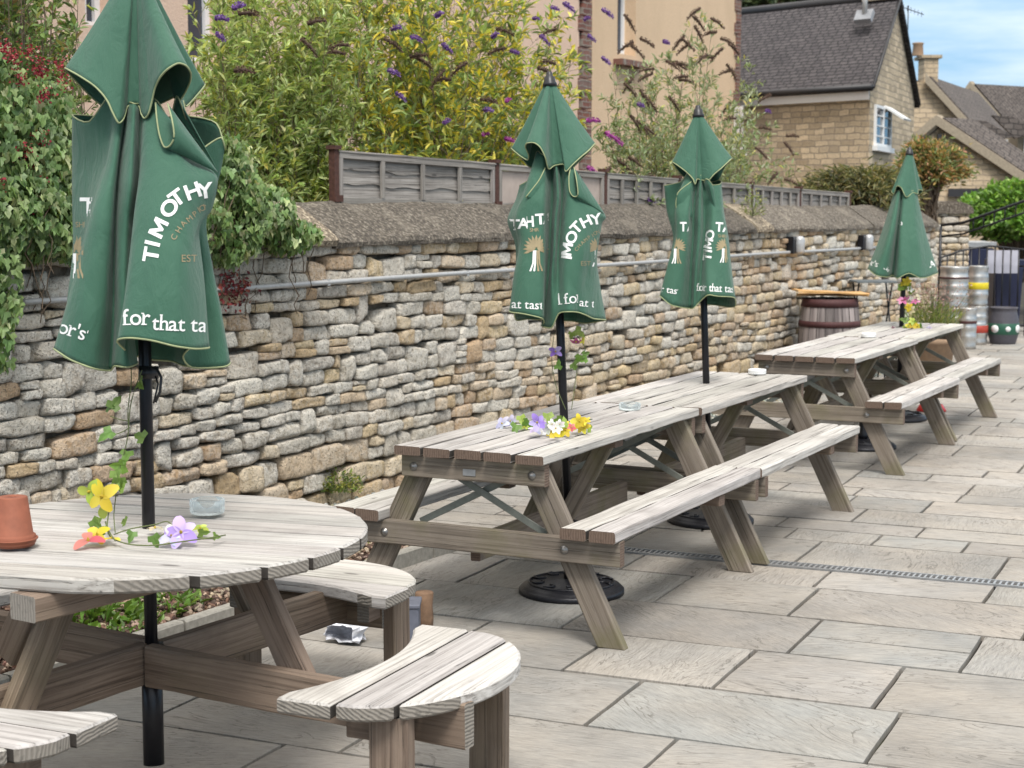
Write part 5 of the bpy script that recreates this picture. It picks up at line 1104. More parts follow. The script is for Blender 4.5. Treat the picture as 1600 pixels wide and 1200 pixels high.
# wall-top seedling, tufts on the bed and at the wall foot
def tuft(name,label,p,n,h,spread,cols,leaf=(.06,.014),group=None,cat='plant',up=1.):
    p=np.asarray(p,float); t=thing(name,label,cat,p,0,group); mb=MB(); a=U(0,6.28,n); r_=spread*np.sqrt(U(0,1,n)); C_=p+np.stack([np.cos(a)*r_,np.sin(a)*r_,U(0,h,n)*(1-.5*r_/spread)],1); D=rdir(n)*.7+np.stack([np.cos(a),np.sin(a),np.full(n,up)],1)*.6; leaves(mb,C_,D,rdir(n)*.5+V(0,0,1),leaf[0]*U(.6,1.2,n),leaf[1],pal(n,cols),.2,.15); mb.build('foliage','leaf',t,t.location)
    ms=MB(); 
    for i in range(0,n,max(1,n//14)): ms.tube([p,(p+C_[i])/2+V(0,0,.01),C_[i]],.0022,4,cap=False)
    ms.build('stems','twig_green',t,t.location)
G2=[(.12,.22,.04),(.18,.30,.06),(.09,.15,.03)]
wg='weeds in the soil bed'
tuft('weed','broad leafy weed in the soil right behind the umbrella pole',atz(150,975,.02),170,.10,.17,G2,(.085,.026),wg,'weed',.6)
tuft('weed','small weed at the edge of the soil by the kerb',atz(215,990,.02),60,.06,.10,G2,(.06,.02),wg,'weed',.6); tuft('weed','green weeds right of the umbrella pole beneath the round table',atz(262,955,.02),110,.08,.15,G2,(.07,.02),wg,'weed',.6)
tuft('weed','yellow green weed between table edge and the first rectangular table',atz(588,848,.02),110,.08,.12,[(.30,.38,.07),(.2,.3,.05)],(.06,.02),wg,'weed',.8)
tuft('wall_fern','bushy green yellow plant growing at the foot of the stone wall',P_off(530,768,.05)*[1,1,1],420,.14,.13,[(.16,.22,.05),(.30,.30,.07),(.10,.15,.04)],(.035,.012))
tuft('wall_seedling','straggly pale seedling rooted on the coping in front of the fence',P_off(1176,338,-.05),150,.30,.10,[(.22,.27,.12),(.33,.34,.15)],(.05,.012))
# juniper with drooping sprays, autumn shrub, laurel
def sprays(name,label,c,rad,n,cols,wts,drop,leaf,cat='shrub',ln=.5,dens=60):
    t=thing(name,label,cat,c*[1,1,0]); mb=MB(); ms=MB(); base=c-V(0,0,rad[2])
    for _ in range(n):
        d=rdir(1)[0]; d[2]=abs(d[2])*.8+.05; e=c+d*np.array(rad)*U(.6,1.); st=base+(c-base)*U(0,.8)+rdir(1)[0]*.1; pts=[st+(e-st)*k+V(0,0,.25*math.sin(math.pi*k)*rad[2]) for k in np.linspace(0,1,5)]; e2=e+nrm((e-st)*[1,1,0])*ln*.4-V(0,0,drop*ln); pts.append(e2); ms.tube(pts,[.02,.016,.012,.009,.006,.002],4,cap=False)
        P_=np.array(pts[2:]); k=U(0,len(P_)-1.01,dens); i=k.astype(int); q=P_[i]+(P_[i+1]-P_[i])*(k-i)[:,None]; C_=q+rng.normal(size=(dens,3))*.05; leaves(mb,C_,nrm(e2-pts[2])[None]*.7+rdir(dens)*.6,rdir(dens)+V(0,0,.8),leaf[0]*U(.6,1.3,dens),leaf[1],pal(dens,cols,wts),.2,.1)
    mb.build('foliage','leaf',t,t.location); ms.build('stems','bark',t,t.location)
sprays('juniper','dark spreading juniper with drooping brown green sprays at the fence end','' or at(1345,302,19.5),(.62,.62,.34),130,[(.12,.135,.06),(.21,.20,.09),(.30,.25,.12),(.08,.09,.045)],[3,3,2,2],.35,(.12,.020),'shrub',.45,95)
sprays('autumn_shrub','loose green and orange shrub right behind the farthest parasol',at(1455,280,22.),(.42,.42,.62),90,[(.19,.23,.08),(.36,.22,.09),(.46,.33,.13),(.15,.18,.07),(.50,.27,.17)],[4,3,2,3,1],.1,(.08,.028),'shrub',.3,80)
sprays('laurel_hedge','bright green glossy laurel at the right edge behind the railings',at(1592,360,27.),(1.05,.8,.85),330,[(.15,.30,.05),(.26,.44,.09),(.09,.17,.035),(.42,.56,.22)],[4,4,3,1],.0,(.13,.05),'hedge',.25,90)
sprays('roadside_tree','distant leafy tree just above the slate roof ridge','' or at(1215,6,60.),(2.2,1.2,.6),60,[(.06,.09,.04),(.10,.13,.05)],[1,1],.0,(.28,.12),'tree',.4,60)
# ================================================================ BED, KERB, GRAVEL
def ground_strip(name,mat,s0,s1,d0,d1,z,kind=None,n=(60,14),amp=.02):
    m=MB(); ss=np.linspace(s0,s1,n[0]); dd=np.linspace(d0,d1,n[1]); P=[]
    for a in ss:
        for b in dd: P.append(wall(a,z+noise.noise(Vector((a*6,b*6,1)))*amp+noise.noise(Vector((a*22,b*22,5)))*amp*.5,b))
    idx=np.arange(n[0]*n[1]).reshape(n); fs=np.stack([idx[:-1,:-1].ravel(),idx[1:,:-1].ravel(),idx[1:,1:].ravel(),idx[:-1,1:].ravel()],1); m.add(P,fs[:,::-1],0,None,(1,1,1,1),True); o=m.build(name,mat); tag(o,kind=kind) if kind else None; return o
ground_strip('soil','soil',-4.6,-.75,-.02,1.29,.025,'structure')
t=thing('stone_kerb','low pale concrete kerb edging the soil bed under the round table','kerb',wall(-2.6,0,1.33)); m=MB(); s_=-4.6
while s_<-.8: e=min(s_+.9,-.75); m.plank(wall(s_,.028,1.30+.02*(s_+4.6)/3.8),wall(e-.008,.028,1.30+.02*(s_+4.6)/3.8),.055,.10,WN,.008,4,.002,mi=0,me_=0); s_=e
m.build('edging','concrete',t,t.location)
def chips(name,label,s0,s1,d0,d1,n,z,size,cols,kind='stuff',mat='pebble'):
    tv,tf=template(2); tv=tv/((np.abs(tv)**3).sum(1)**(1/3))[:,None]; m=MB(); n_=len(tv)
    q=rng.normal(size=(n,3,3)); Q,_=np.linalg.qr(q); sz=size*U(.5,1.3,(n,1,1))*np.concatenate([np.ones((n,1,1)),U(.5,.9,(n,1,1)),U(.35,.7,(n,1,1))],2); P=np.einsum('nij,nkj->nki',Q,tv[None]*sz)
    c=WB+WD*U(s0,s1,n)[:,None]+WN*U(d0,d1,n)[:,None]+V(0,0,1)*(z+U(0,size*.6,n))[:,None]; P=P+c[:,None]; F=(np.arange(n)[:,None,None]*n_+tf[None]).reshape(-1,4); m.add(P.reshape(-1,3),F,0,None,np.repeat(pal(n,cols,None,.3),n_,0),False); tag(m.build(name,mat),kind='stuff')
chips('gravel','',-.75,11.5,.03,.44,9000,-.01,.017,[(.36,.37,.34),(.22,.24,.22),(.50,.49,.45),(.14,.16,.15),(.40,.33,.22)])
chips('bark_chips','',-4.5,-.75,.05,1.26,7000,.035,.014,[(.16,.09,.06),(.09,.05,.035),(.30,.22,.16),(.36,.28,.20),(.07,.04,.03)])
# ================================================================ CONDUIT AND WALL LIGHTS
t=thing('conduit_pipe','thin grey metal conduit running along the stone wall','pipe',wall(0,1.28,.05)); m=MB()
s0_=wpx(36,468,.05)[0]; pts=[wall(s_,1.282+.004*math.sin(s_*1.2),.055) for s_ in np.linspace(s0_,9.8,40)]; m.tube(pts,.015,10); m.build('tube','galv',t,t.location)
for s_ in (-1.9,-.1,1.4,3.0,4.6,6.2,8.2): m=MB(); m.box(wall(s_,1.282,.045),WD*.012,WN*.022,V(0,0,.018)); m.build('clip','galv',t,t.location)
for x,y,lb in ((1241,383,'white wall lamp on a black bracket, left one of the two on the conduit'),(1350,379,'white wall lamp on a black bracket, nearer the farthest parasol')):
    s_,z_=wpx(x,y,.08); t=thing('wall_lamp',lb,'lamp',wall(s_,z_,.05),0,'wall lamps on the conduit'); m=MB(); m.box(wall(s_-.01,z_,.06),WD*.05,WN*.035,V(0,0,.08)); bevel(m.build('bracket','black_metal',t,t.location),.006)
    m=MB(); m.lathe([(.0005,.085),(.025,.083),(.043,.070),(.050,.045),(.050,-.06),(.042,-.078),(.0005,-.08)],wall(s_+.06,z_,.11),20); m.build('lamp_cover','lamp_grey',t,t.location)
# ================================================================ PIER, RAILINGS, BINS
rubble_box('gate_pier','short stone gate pier with rounded stone cap behind the farthest parasol','pier',at(1462,0,23.5)*[1,1,0],RT,.55,1.62,.4)
m=MB()
def railing():
    d=21.9; t=thing('iron_railing','black iron gate railings with an arched top rail in front of the bins','railing',at(1530,540,d)*[1,1,0]); 
    topz=lambda x: at(x,float(np.interp(x,[1466,1500,1545,1600,1640],[404,392,384,390,397])),d)[2]
    m=MB(); m.tube([V(*at(x,400,d)[:2],topz(x)) for x in range(1466,1642,8)],.014,6); m.build('top_rail','black_metal',t,t.location)
    m=MB(); m.tube([V(*at(x,400,d)[:2],.16) for x in range(1466,1642,16)],.014,6); m.build('bottom_rail','black_metal',t,t.location)
    for x in np.arange(1468,1640,12.4):
        p=at(x,400,d); m=MB(); m.tube([V(p[0],p[1],.02),V(p[0],p[1],topz(x))],.012,6); m.build('bar','black_metal',t,t.location)
railing()
def handrail():
    d0_,d1_=21.,19.5; A=at(1470,352,d0_); B=at(1505,348,d0_-.2); C3=at(1640,300,d1_); t=thing('handrail','black iron handrail rising towards the right edge in front of the laurel','handrail',A*[1,1,0]); 
    m=MB(); m.tube([A,B,C3],.018,8); m.build('rail','black_metal',t,t.location)
    m=MB(); dz=V(0,0,-.14); m.tube([A+dz,B+dz,C3+dz],.012,8); m.build('lower_rail','black_metal',t,t.location)
    for k in np.linspace(0,1,9):
        p=B+(C3-B)*k if k>0 else A; m=MB(); m.tube([p,V(p[0],p[1],p[2]-.75 if k<.01 else p[2]-.14)],.010,6); m.build('baluster','black_metal',t,t.location)
    m=MB(); m.tube([A,V(A[0],A[1],.0)],.018,8); m.build('post','black_metal',t,t.location)
handrail()
def wbin(label,x0,x1,yt,d,h=1.06,lid='navy',g=None):
    a=at(x0,500,d);b=at(x1,500,d); w_=(b-a)@RT; c=(a+b)/2*[1,1,0]; dv=V(-RT[1],RT[0],0); t=thing('wheelie_bin',label,'bin',c,0,'wheelie bins behind the railings'); m=MB(); vs=[]
    for z,k in ((.05,.82),(h-.1,1.)):
        for sx,sy in ((-1,-1),(1,-1),(1,1),(-1,1)): vs.append(c+RT*sx*w_/2*k+dv*sy*w_/2*k*1.1+V(0,0,z))
    m.add(vs,[[3,2,1,0],[4,5,6,7]]+[[i,(i+1)%4,4+(i+1)%4,4+i] for i in range(4)]); bevel(m.build('body','navy',t,t.location),.02,3)
    m=MB(); m.box(c+V(0,0,h-.05),RT*(w_/2+.03),dv*(w_*.58),V(0,0,.04)); m.tube([c-RT*(w_/2)+dv*w_*.55+V(0,0,h-.02),c+RT*(w_/2)+dv*w_*.55+V(0,0,h-.02)],.02,8); bevel(m.build('lid',lid,t,t.location),.015,3)
    for sx in (-1,1): m=MB(); m.lathe([(.0005,0),(.09,0),(.1,.01),(.1,.04),(.09,.05),(.0005,.05)],c+RT*sx*(w_/2-.03)+dv*w_*.42+V(0,0,.10),20,ax=RT); m.build('wheel','black_plastic',t,t.location)
wbin('navy wheelie bin right behind the dark grey keg',1546,1590,430,22.6,1.02); wbin('navy bin with pale curved lid, left one behind the kegs',1497,1543,393,24.5,1.22,'plate_grey'); 
t=thing('sign_board','blank pale grey board fixed to the black iron railings above the dark keg','sign',at(1567,408,21.8)*[1,1,0]); a=at(1543,427,22.1); b=at(1591,391,22.1); m=MB(); m.box((a+b)/2,RT*abs((b-a)@RT)/2,V(-RT[1],RT[0],0)*.01,V(0,0,(b[2]-a[2])/2)); m.build('panel','board_pale',t,t.location)
# ================================================================ KEGS
kg='stacked metal beer kegs'
def keg(label,x,ybase,ytop,wpx_,d,band=None,z0=None,rings=(.3,.52,.72)):
    c=at(x,500,d)*[1,1,0]; zb=at(x,ybase,d)[2] if z0 is None else z0; zt=at(x,ytop,d)[2]; h=zt-zb; r=wpx_/2*d/F; t=thing('keg',label,'keg',c+V(0,0,zb),0,kg); m=MB()
    pr=[(.0005,.02),(r*.88,.02),(r*.92,0),(r*.96,.0),(r*.97,.03),(r*.95,h*.12),(r*.93,h*.16)]
    for q in rings: pr+=[(r*.985,h*(q-.05)),(r*1.0,h*(q-.02)),(r*1.0,h*(q+.01)),(r*.985,h*(q+.04)),(r*.955,h*(q+.055))]
    pr+=[(r*.93,h*.86),(r*.96,h*.92),(r*.98,h*.985),(r*.97,h),(r*.90,h),(r*.89,h*.95),(r*.5,h*.93),(.0005,h*.94)]
    pr2=[pr[0]]
    for p_ in pr[1:]: pr2.append(p_)
    m.lathe(pr2,c+V(0,0,zb),36); m.build('shell','steel',t,t.location)
    m=MB(); m.lathe([(.0005,h*.94),(.04,h*.94),(.04,h*.985),(.028,h),(.0005,h)],c+V(0,0,zb),16); m.build('valve','steel',t,t.location)
    if band:
        q,mt,hh=band; m=MB(); m.lathe([(r*.99,h*q),(r*1.008,h*q+.002),(r*1.008,h*(q+hh)-.002),(r*.99,h*(q+hh))],c+V(0,0,zb),36); m.build('colour_band',mt,t,t.location)
zf=lambda x,y,d: at(x,y,d)[2]
keg('wide steel keg with a brown band, bottom of the taller stack',1489,540,480,45,20.6,None,0.); keg('wide steel keg with a thin brown band, top of the taller stack',1489,480,416,45,20.6,(.70,'hoop',.05),None)
keg('slim steel keg with a red band, bottom of its stack',1527,537,478,33,20.9,(.30,'red_band',.20),0.); keg('slim steel keg with a bright yellow band',1527,478,415,31,20.9,(.42,'yellow_band',.17),None)
keg('short steel keg standing in front of the stacks',1512,543,481,28,20.2,(.62,'hoop',.07),0.); keg('pale dented keg left of the tall stack, top one beneath the parasol',1452,490,438,38,21.5,None); keg('lower keg hidden behind the potted plant',1452,540,490,38,21.5,None,0.)
def darkkeg():
    d=20.97; c=at(1568,500,d)*[1,1,0]; t=thing('keg','dark grey barrel keg with green band and pale round marks','keg',c,0,'plastic keg'); s_=d/F; H_=57*s_; R_=23.5*s_
    m=MB(); m.lathe([(.0005,.01),(R_*.80,.0),(R_*.84,.012),(R_*.88,H_*.08),(R_*.90,H_*.12),(R_*1.0,H_*.27)],c,36); m.lathe([(R_,H_*.55),(R_*.97,H_*.68),(R_*.86,H_*.86),(R_*.84,H_*.93),(R_*.92,H_*.97),(R_*.92,H_),(R_*.8,H_),(R_*.78,H_*.95),(.0005,H_*.95)],c,36); m.build('body','keg_grey',t,t.location)
    m=MB(); m.lathe([(R_*.99,H_*.26),(R_*1.02,H_*.28),(R_*1.03,H_*.42),(R_*1.01,H_*.56),(R_*.99,H_*.57)],c,36); m.build('band','keg_green',t,t.location)
    for x,w_ in ((-.80,.26),(0.02,.17),(.80,.26)):
        a=math.atan2(-1,0)+x*1.25+TH*0; ang=math.atan2(-FW[1],-FW[0])+x*1.05; dr=V(math.cos(ang),math.sin(ang),0); m=MB(); m.lathe([(.0005,.004),(R_*w_,.003),(R_*w_,-.012)],c+dr*R_*1.03+V(0,0,H_*.42),20,ax=dr); m.build('round_mark','plate_white',t,t.location)
darkkeg()
# ================================================================ BARREL, BISTRO SET, PLANTER
def barrel():
    d=15.6; c=at(1296,500,d)*[1,1,0]; t=thing('barrel','weathered oak barrel with dark red hoops against the wall','barrel',c); R_=.292; H_=.86; n=22
    rad=lambda z: R_*(1-.14*((z/H_-.45)/.55)**2)
    m=MB()
    for k in range(n):
        a0=2*math.pi*k/n+.012; a1=2*math.pi*(k+1)/n-.012; zs=np.linspace(0,H_,9); vs=[];gs=[];off=rng.random(3)*9
        for z in zs:
            for a in (a0,(a0+a1)/2,a1): vs.append(c+V(math.cos(a)*rad(z),math.sin(a)*rad(z),z)); gs.append(off+V(a*.3,.0,z))
        tn=.6+.8*rng.random(); m.add(vs,[[i*3+q,i*3+q+1,(i+1)*3+q+1,(i+1)*3+q] for i in range(8) for q in range(2)],0,gs,(tn,tn*.96,tn*.95,1),True)
    m.build('staves','stave',t,t.location)
    m=MB(); m.lathe([(.0005,H_-.03),(rad(H_)*.97,H_-.03)],c,30); m.lathe([(rad(0)*.97,.0),(rad(.5)*.975,H_*.45),(rad(H_)*.97,H_-.03)],c,30); m.build('head','stave',t,t.location)
    for z0,z1 in ((.0,.055),(.24,.30),(.60,.655),(.785,.86)):
        m=MB(); m.lathe([(rad(z0)*.99,z0),(rad(z0)+.006,z0),(rad(z1)+.006,z1),(rad(z1)*.99,z1)],c,40); m.build('hoop','hoop',t,t.location)
    tt=thing('folded_board','tan folded board lying on top of the barrel','board',c+V(0,0,.86)); m=MB(); m.plank(c+V(-.34,.12,.885)-RT*.0,c+RT*.36+V(-.02,.1,.89),.40,.012,V(-RT[1],RT[0],0),.002,6,.008,tone=1.); m.build('lower_leaf','orange_board',tt,tt.location); m=MB(); m.plank(c-RT*.33+V(0,0,.935),c+RT*.33+V(0,0,.905),.38,.010,V(-RT[1],RT[0],0),.002,6,.008,tone=1.); m.build('upper_leaf','orange_board',tt,tt.location)
    # rusty curved iron
    w_=at(1229,545,15.0); w_[2]=0; ax=nrm(WN+WD*-.3+V(0,0,.25)); tt=thing('rusty_casting','rusty dark red iron wheel leaning on the wall beside the barrel','wheel',w_); m=MB(); cc=w_+V(0,0,.21); m.lathe([(.05,-.02),(.20,-.035),(.215,0),(.20,.035),(.05,.02),(.05,-.02)],cc,28,ax=ax); m.build('disc','rust',tt,w_); m=MB(); m.lathe([(.02,-.05),(.055,-.05),(.055,.05),(.02,.05),(.02,-.05)],cc,18,ax=ax); m.build('hub','rust',tt,w_)
barrel()
def ftable():
    d=17.2; c=at(1362,500,d)*[1,1,0]; t=thing('bistro_table','small folding bistro table with dark slatted top behind the barrel','table',c); z=zf(1362,439,d); w_=.21; dv=V(-RT[1],RT[0],0)
    m=MB()
    for k in range(7): m.box(c+dv*(-.21+.07*k)+V(0,0,z),RT*w_,dv*.030,V(0,0,.008))
    m.build('top','table_slats',t,c)
    for s_ in (-1,1):
        for q in (-1,1): m=MB(); m.tube([c+RT*.17*s_+dv*.15*q+V(0,0,z-.01),c+RT*(.17*s_+.04*q)+dv*-.2*q+V(0,0,0)],.009,6); m.build('leg','black_metal',t,c)
    m=MB(); m.tube([c-RT*.17+dv*-.02+V(0,0,z*.45),c+RT*.17-dv*.02+V(0,0,z*.45)],.007,6); m.build('stretcher','black_metal',t,c)
    for x,dd,zz,lb in ((1358,16.6,.44,'small folding bistro chair, lower one beside the barrel'),(1384,17.0,.47,'small folding bistro chair nearer the farthest parasol')):
        c2=at(x,500,dd)*[1,1,0]; t2=thing('bistro_chair',lb,'chair',c2,0,'folding bistro chairs'); m=MB(); 
        for k in range(5): m.box(c2+dv*(-.14+.07*k)+V(0,0,zz),RT*.13,dv*.028,V(0,0,.007))
        m.build('seat','table_slats',t2,c2)
        for s_ in (-1,1):
            m=MB(); m.tube([c2+RT*.12*s_+dv*.16+V(0,0,zz-.01),c2+RT*.14*s_-dv*.16],.008,6); m.build('leg','black_metal',t2,c2); m=MB(); m.tube([c2+RT*.12*s_-dv*.14+V(0,0,zz-.01),c2+RT*.14*s_+dv*.18],.008,6); m.build('leg','black_metal',t2,c2)
ftable()
def planter():
    d=16.6; c=at(1455,600,d)*[1,1,0]; t=thing('plant_pot','terracotta plant pot behind the farthest picnic table','pot',c); m=MB(); m.lathe([(.0005,.0),(.17,.0),(.22,.36),(.245,.37),(.245,.42),(.225,.42),(.21,.38),(.0005,.37)],c,32); m.build('pot','chimney_clay',t,c)
    m=MB(); m.lathe([(.0005,.372),(.208,.372)],c,24); m.build('compost','soil',t,c)
    p=c+V(0,0,.38); t2=thing('potted_plant','feathery green plant with pinkish seed heads in the terracotta pot','plant',p); n=1500; mb=MB(); a=U(0,6.28,n); k=U(0,1,n); r_=.12+.20*k; tilt=U(0,1,n)**.6
    C_=p+np.stack([np.cos(a)*r_*tilt,np.sin(a)*r_*tilt,k*.42*(1-.35*tilt)],1); D=np.stack([np.cos(a)*.5,np.sin(a)*.5,np.ones(n)],1)+rdir(n)*.4; leaves(mb,C_,D,rdir(n),.06,.008,pal(n,[(.20,.26,.06),(.12,.17,.04),(.33,.33,.12)]),.2,.1); mb.build('foliage','leaf',t2,p)
    n=520; mb=MB(); a=U(0,6.28,n); r_=U(.0,.46,n); C_=p+np.stack([np.cos(a)*r_,np.sin(a)*r_,.30+U(0,.28,n)],1); leaves(mb,C_,rdir(n),rdir(n),.022,.014,pal(n,[(.34,.20,.17),(.26,.15,.12),(.46,.32,.26)]),.2,0); tag(mb.build('seed_heads','petal',t2,p),kind='stuff')
    ms=MB(); 
    for i in range(60): ms.tube([p,C_[i*8]],.0018,4,cap=False)
    ms.build('stems','twig_green',t2,p)
planter()
# ================================================================ SMALL THINGS ON AND UNDER THE TABLES
b=atz(1455,642,0)+V(0,.0,0); t=thing('dog_bowl','red plastic dog bowl on the paving by the farthest parasol base','bowl',b); m=MB(); m.lathe([(.0005,.01),(.12,.0),(.125,.005),(.095,.055),(.088,.055),(.075,.02),(.0005,.018)],b,32); m.build('bowl','red_plastic',t,b)
p=V(*atz(22,852,.748)); t=thing('plant_saucer','terracotta saucer on the round table, under the upturned pot','saucer',p); m=MB(); m.lathe([(.0005,.0),(.056,.0),(.064,.018),(.067,.019),(.067,.022),(.061,.022),(.054,.005),(.0005,.005)],p,40); m.build('saucer','terracotta',t,p)
q=p+V(0,0,.006); t=thing('terracotta_pot','upturned terracotta pot in its saucer at the left edge of the round table','pot',q); m=MB(); m.lathe([(.059,.0),(.061,.003),(.061,.024),(.058,.026),(.054,.028),(.041,.132),(.039,.134),(.012,.134),(.011,.125),(.035,.125),(.052,.0),(.059,.0)],q,40); m.build('pot','terracotta',t,q)
def ashtray(p,label,r=.052,h=.034,mat='clear_glass'):
    t=thing('ashtray',label,'ashtray',p,0,'ashtrays on the picnic tables'); m=MB(); m.lathe([(.0005,.001),(r*.92,.001),(r*.98,.005),(r,h*.4),(r*.965,h*.5),(r,h*.6),(r,h-.003),(r*.96,h),(r*.86,h),(r*.83,h*.9),(r*.80,.008),(.0005,.007)],p,40); m.build('dish',mat,t,p)
ashtray(V(*atz(324,802,.7495)),'clear round glass ashtray on the round table right of the pole',.055,.046)
ashtray(V(*atz(984,640,.7505)),'clear glass ashtray on the nearest rectangular table',.052,.032)
ashtray(V(*atz(1183,585,.7505)),'white ashtray at the far end of the second rectangular table',.052,.03,'plate_white'); ashtray(V(*atz(1357,527,.7505)),'white ashtray on the third rectangular table',.055,.03,'plate_white')
b=atz(540,1003,0); t=thing('plastic_bag','crumpled white plastic bag on the paving behind the round bench','bag',b); m=MB(); tv,tf=template(6); tvn=tv/((np.abs(tv)**3).sum(1)**(1/3))[:,None]; P=tvn*np.array([.075,.06,.04]); P=P*(1+.25*vnoise(tvn*4,2.)[:,None]+.12*vnoise(tvn*11,4.)[:,None]); P[:,2]=np.maximum(P[:,2]+.045,.003); m.add(b+P,tf,0,None,(1,1,1,1),False); m.build('bag','bag_white',t,b)
b=atz(621,1012,0)+V(-.02,.10,0); t=thing('storage_box','flat blue grey plastic box behind the second curved seat','box',b); m=MB(); dv=V(-RT[1],RT[0],0); m.box(b+V(0,0,.075),RT*.055,dv*.07,V(0,0,.075)); bevel(m.build('body','grey_plastic',t,b),.008); m=MB(); m.box(b+V(0,0,.155),RT*.06,dv*.075,V(0,0,.008)); bevel(m.build('lid','grey_plastic',t,b),.004)
b=atz(648,990,0)+V(0,.08,0); t=thing('log','short brown log standing by the second curved seat','log',b); m=MB(); m.lathe([(.0005,0),(.035,0),(.037,.05),(.033,.10),(.038,.15),(.034,.155),(.0005,.156)],b,14); m.build('log','log_wood',t,b)
# garlands of artificial flowers
def flower(par,c,nrm_,size,cols,np_=5,nm='flower',cen=(.6,.45,.05)):
    c=np.asarray(c,float); n=nrm(nrm_); x=nrm(np.cross(n,V(.3,.2,1))); y=np.cross(n,x); mb=MB(); a0=U(0,6)
    for k in range(np_):
        a=a0+2*math.pi*k/np_+U(-.15,.15); d=x*math.cos(a)+y*math.sin(a); s_=np.cross(n,d); L_=size*U(.85,1.1); R5=5; vs=[]
        for i in range(R5+1):
            u_=i/R5; wd=L_*.34*math.sin(math.pi*(.12+.80*u_))**.8; lift=L_*(.28*u_-.35*u_*u_)
            for j,q in enumerate((-1,0,1)): vs.append(c+d*L_*u_+s_*wd*q+n*(lift+abs(q)*wd*.25))
        col=pal(1,cols,None,.12)[0]; cc=np.array([col*np.array([1,1,1,1])*(np.array([.75+.25*(i/R5)]*3+[1])) for i in range(R5+1) for j in range(3)]); mb.add(vs,[[i*3+j,i*3+j+1,(i+1)*3+j+1,(i+1)*3+j] for i in range(R5) for j in range(2)],0,None,cc,True)
    mb.lathe([(.0005,.012*size/.04),(size*.09,.006),(size*.10,0)],c,8,ax=n,c=(*cen,1)); mb.build(nm,'petal',par,par.location)
def vine(par,pts,r=.0016,mat='twig_green'): mb=MB(); mb.tube(catmull(np.array(pts),5,False),r,5); mb.build('wire_stem',mat,par,par.location)
def leaf5(par,C_,size=.030,cols=((.13,.22,.05),(.19,.30,.07))):
    C_=np.array(C_); n=len(C_); D=rdir(n)*.8+V(0,0,-.2); N=rdir(n)*.5-FW; N=N-0; D/=np.linalg.norm(D,axis=1)[:,None]; S=np.cross(D,N); S/=np.linalg.norm(S,axis=1)[:,None]; N=np.cross(S,D); L_=(size*U(.8,1.25,n))[:,None]
    pts=[(0,0,0),(.45,-.12,.05),(.62,.28,.10),(.30,.40,.04),(.30,.66,.06),(0,1.05,-.08),(-.30,.66,.06),(-.30,.40,.04),(-.62,.28,.10),(-.45,-.12,.05)]
    Vv=np.stack([C_+S*L_*x*.8+D*L_*(y-.4)+N*L_*z for x,y,z in pts],1).reshape(-1,3); b=np.arange(n)[:,None]*10; f=np.concatenate([b+np.array([[0,1,2,3]]),b+np.array([[0,3,4,5]]),b+np.array([[0,5,6,7]]),b+np.array([[0,7,8,9]])]); mb=MB(); mb.add(Vv,f,0,None,np.repeat(pal(n,cols),10,0)); mb.build('leaves','leaf',par,par.location)
YEL=[(.72,.55,.04),(.80,.66,.08)]; VIO=[(.42,.28,.72),(.62,.52,.85),(.30,.17,.60)]; WHI=[(.78,.78,.74)]; RED=[(.62,.12,.15),(.72,.25,.2)]; LIL=[(.62,.58,.78),(.70,.66,.85)]; LIM=[(.55,.66,.14),(.40,.52,.08)]; MAG=[(.62,.16,.36),(.75,.3,.5)]
T_=lambda x,y,h=.0: atz(x,y,.750+h)
t=thing('flower_garland','garland of artificial flowers and ivy round the pole on the round table','garland',V(*T_(235,835)))
A=lambda x,y,dd=-.05: at(x,y,4.99+dd)
vine(t,[A(222,578),A(210,610),A(203,640),A(200,680),A(192,715),A(184,745),A(181,775),A(178,805),T_(180,832,.02)]); vine(t,[A(205,575),A(205,600),A(200,640),A(201,672)]); vine(t,[A(201,658),A(185,655),A(172,650)]); vine(t,[A(203,668),A(188,676),A(168,682)])
vine(t,[T_(165,815,.03),T_(172,838,.01),T_(200,850,.008),T_(240,852,.01),T_(285,846,.012),T_(330,840,.02),T_(352,836,.01)],.0022); vine(t,[T_(178,835,.01),T_(205,826,.02),T_(240,820,.03),T_(262,815,.03),T_(275,830,.02)],.002); vine(t,[T_(250,838,.02),T_(270,828,.035),T_(300,838,.02),T_(335,842,.008)],.002); vine(t,[T_(170,800,.05),T_(168,825,.03),T_(180,845,.01)],.0022)
leaf5(t,[A(220,600,-.04),A(172,636),A(180,630),A(166,680),A(219,682),A(197,713),A(186,728),A(183,745),A(187,756),A(176,766),A(190,762)],.042); leaf5(t,[T_(155,812,.04),T_(160,828,.03),T_(194,815,.02),T_(242,845,.01),T_(205,838,.01),T_(150,818,.02),T_(318,832,.02),T_(338,838,.015)],.034); 
flower(t,A(160,776,-.07),-FW+V(0,0,.2)-RT*.3,.055,YEL,4); flower(t,A(140,768,-.05),-FW-RT*.3,.045,LIM,3); flower(t,A(163,790,-.05),-FW-V(0,0,.3),.045,LIM,2); flower(t,T_(152,836,.02),V(0,0,1)-FW*.7,.04,YEL,4); flower(t,T_(138,845,.012),V(0,0,1)-FW*.5,.045,RED,3); flower(t,T_(175,842,.01),V(0,0,1),.03,YEL,3)
flower(t,T_(283,832,.03),-FW+V(0,0,.6),.05,VIO,5); flower(t,T_(268,838,.02),-FW+V(0,0,.7),.042,WHI+LIL,4); flower(t,T_(313,826,.02),V(0,0,1)-FW*.5,.025,LIM,5); flower(t,T_(242,826,.01),V(0,0,1),.03,[(.72,.66,.45)],4)
t=thing('flower_garland','violet, white and yellow flower garland on the nearest rectangular table','garland',V(*T_(870,655))); g2=[(.16,.27,.06),(.26,.35,.08)]
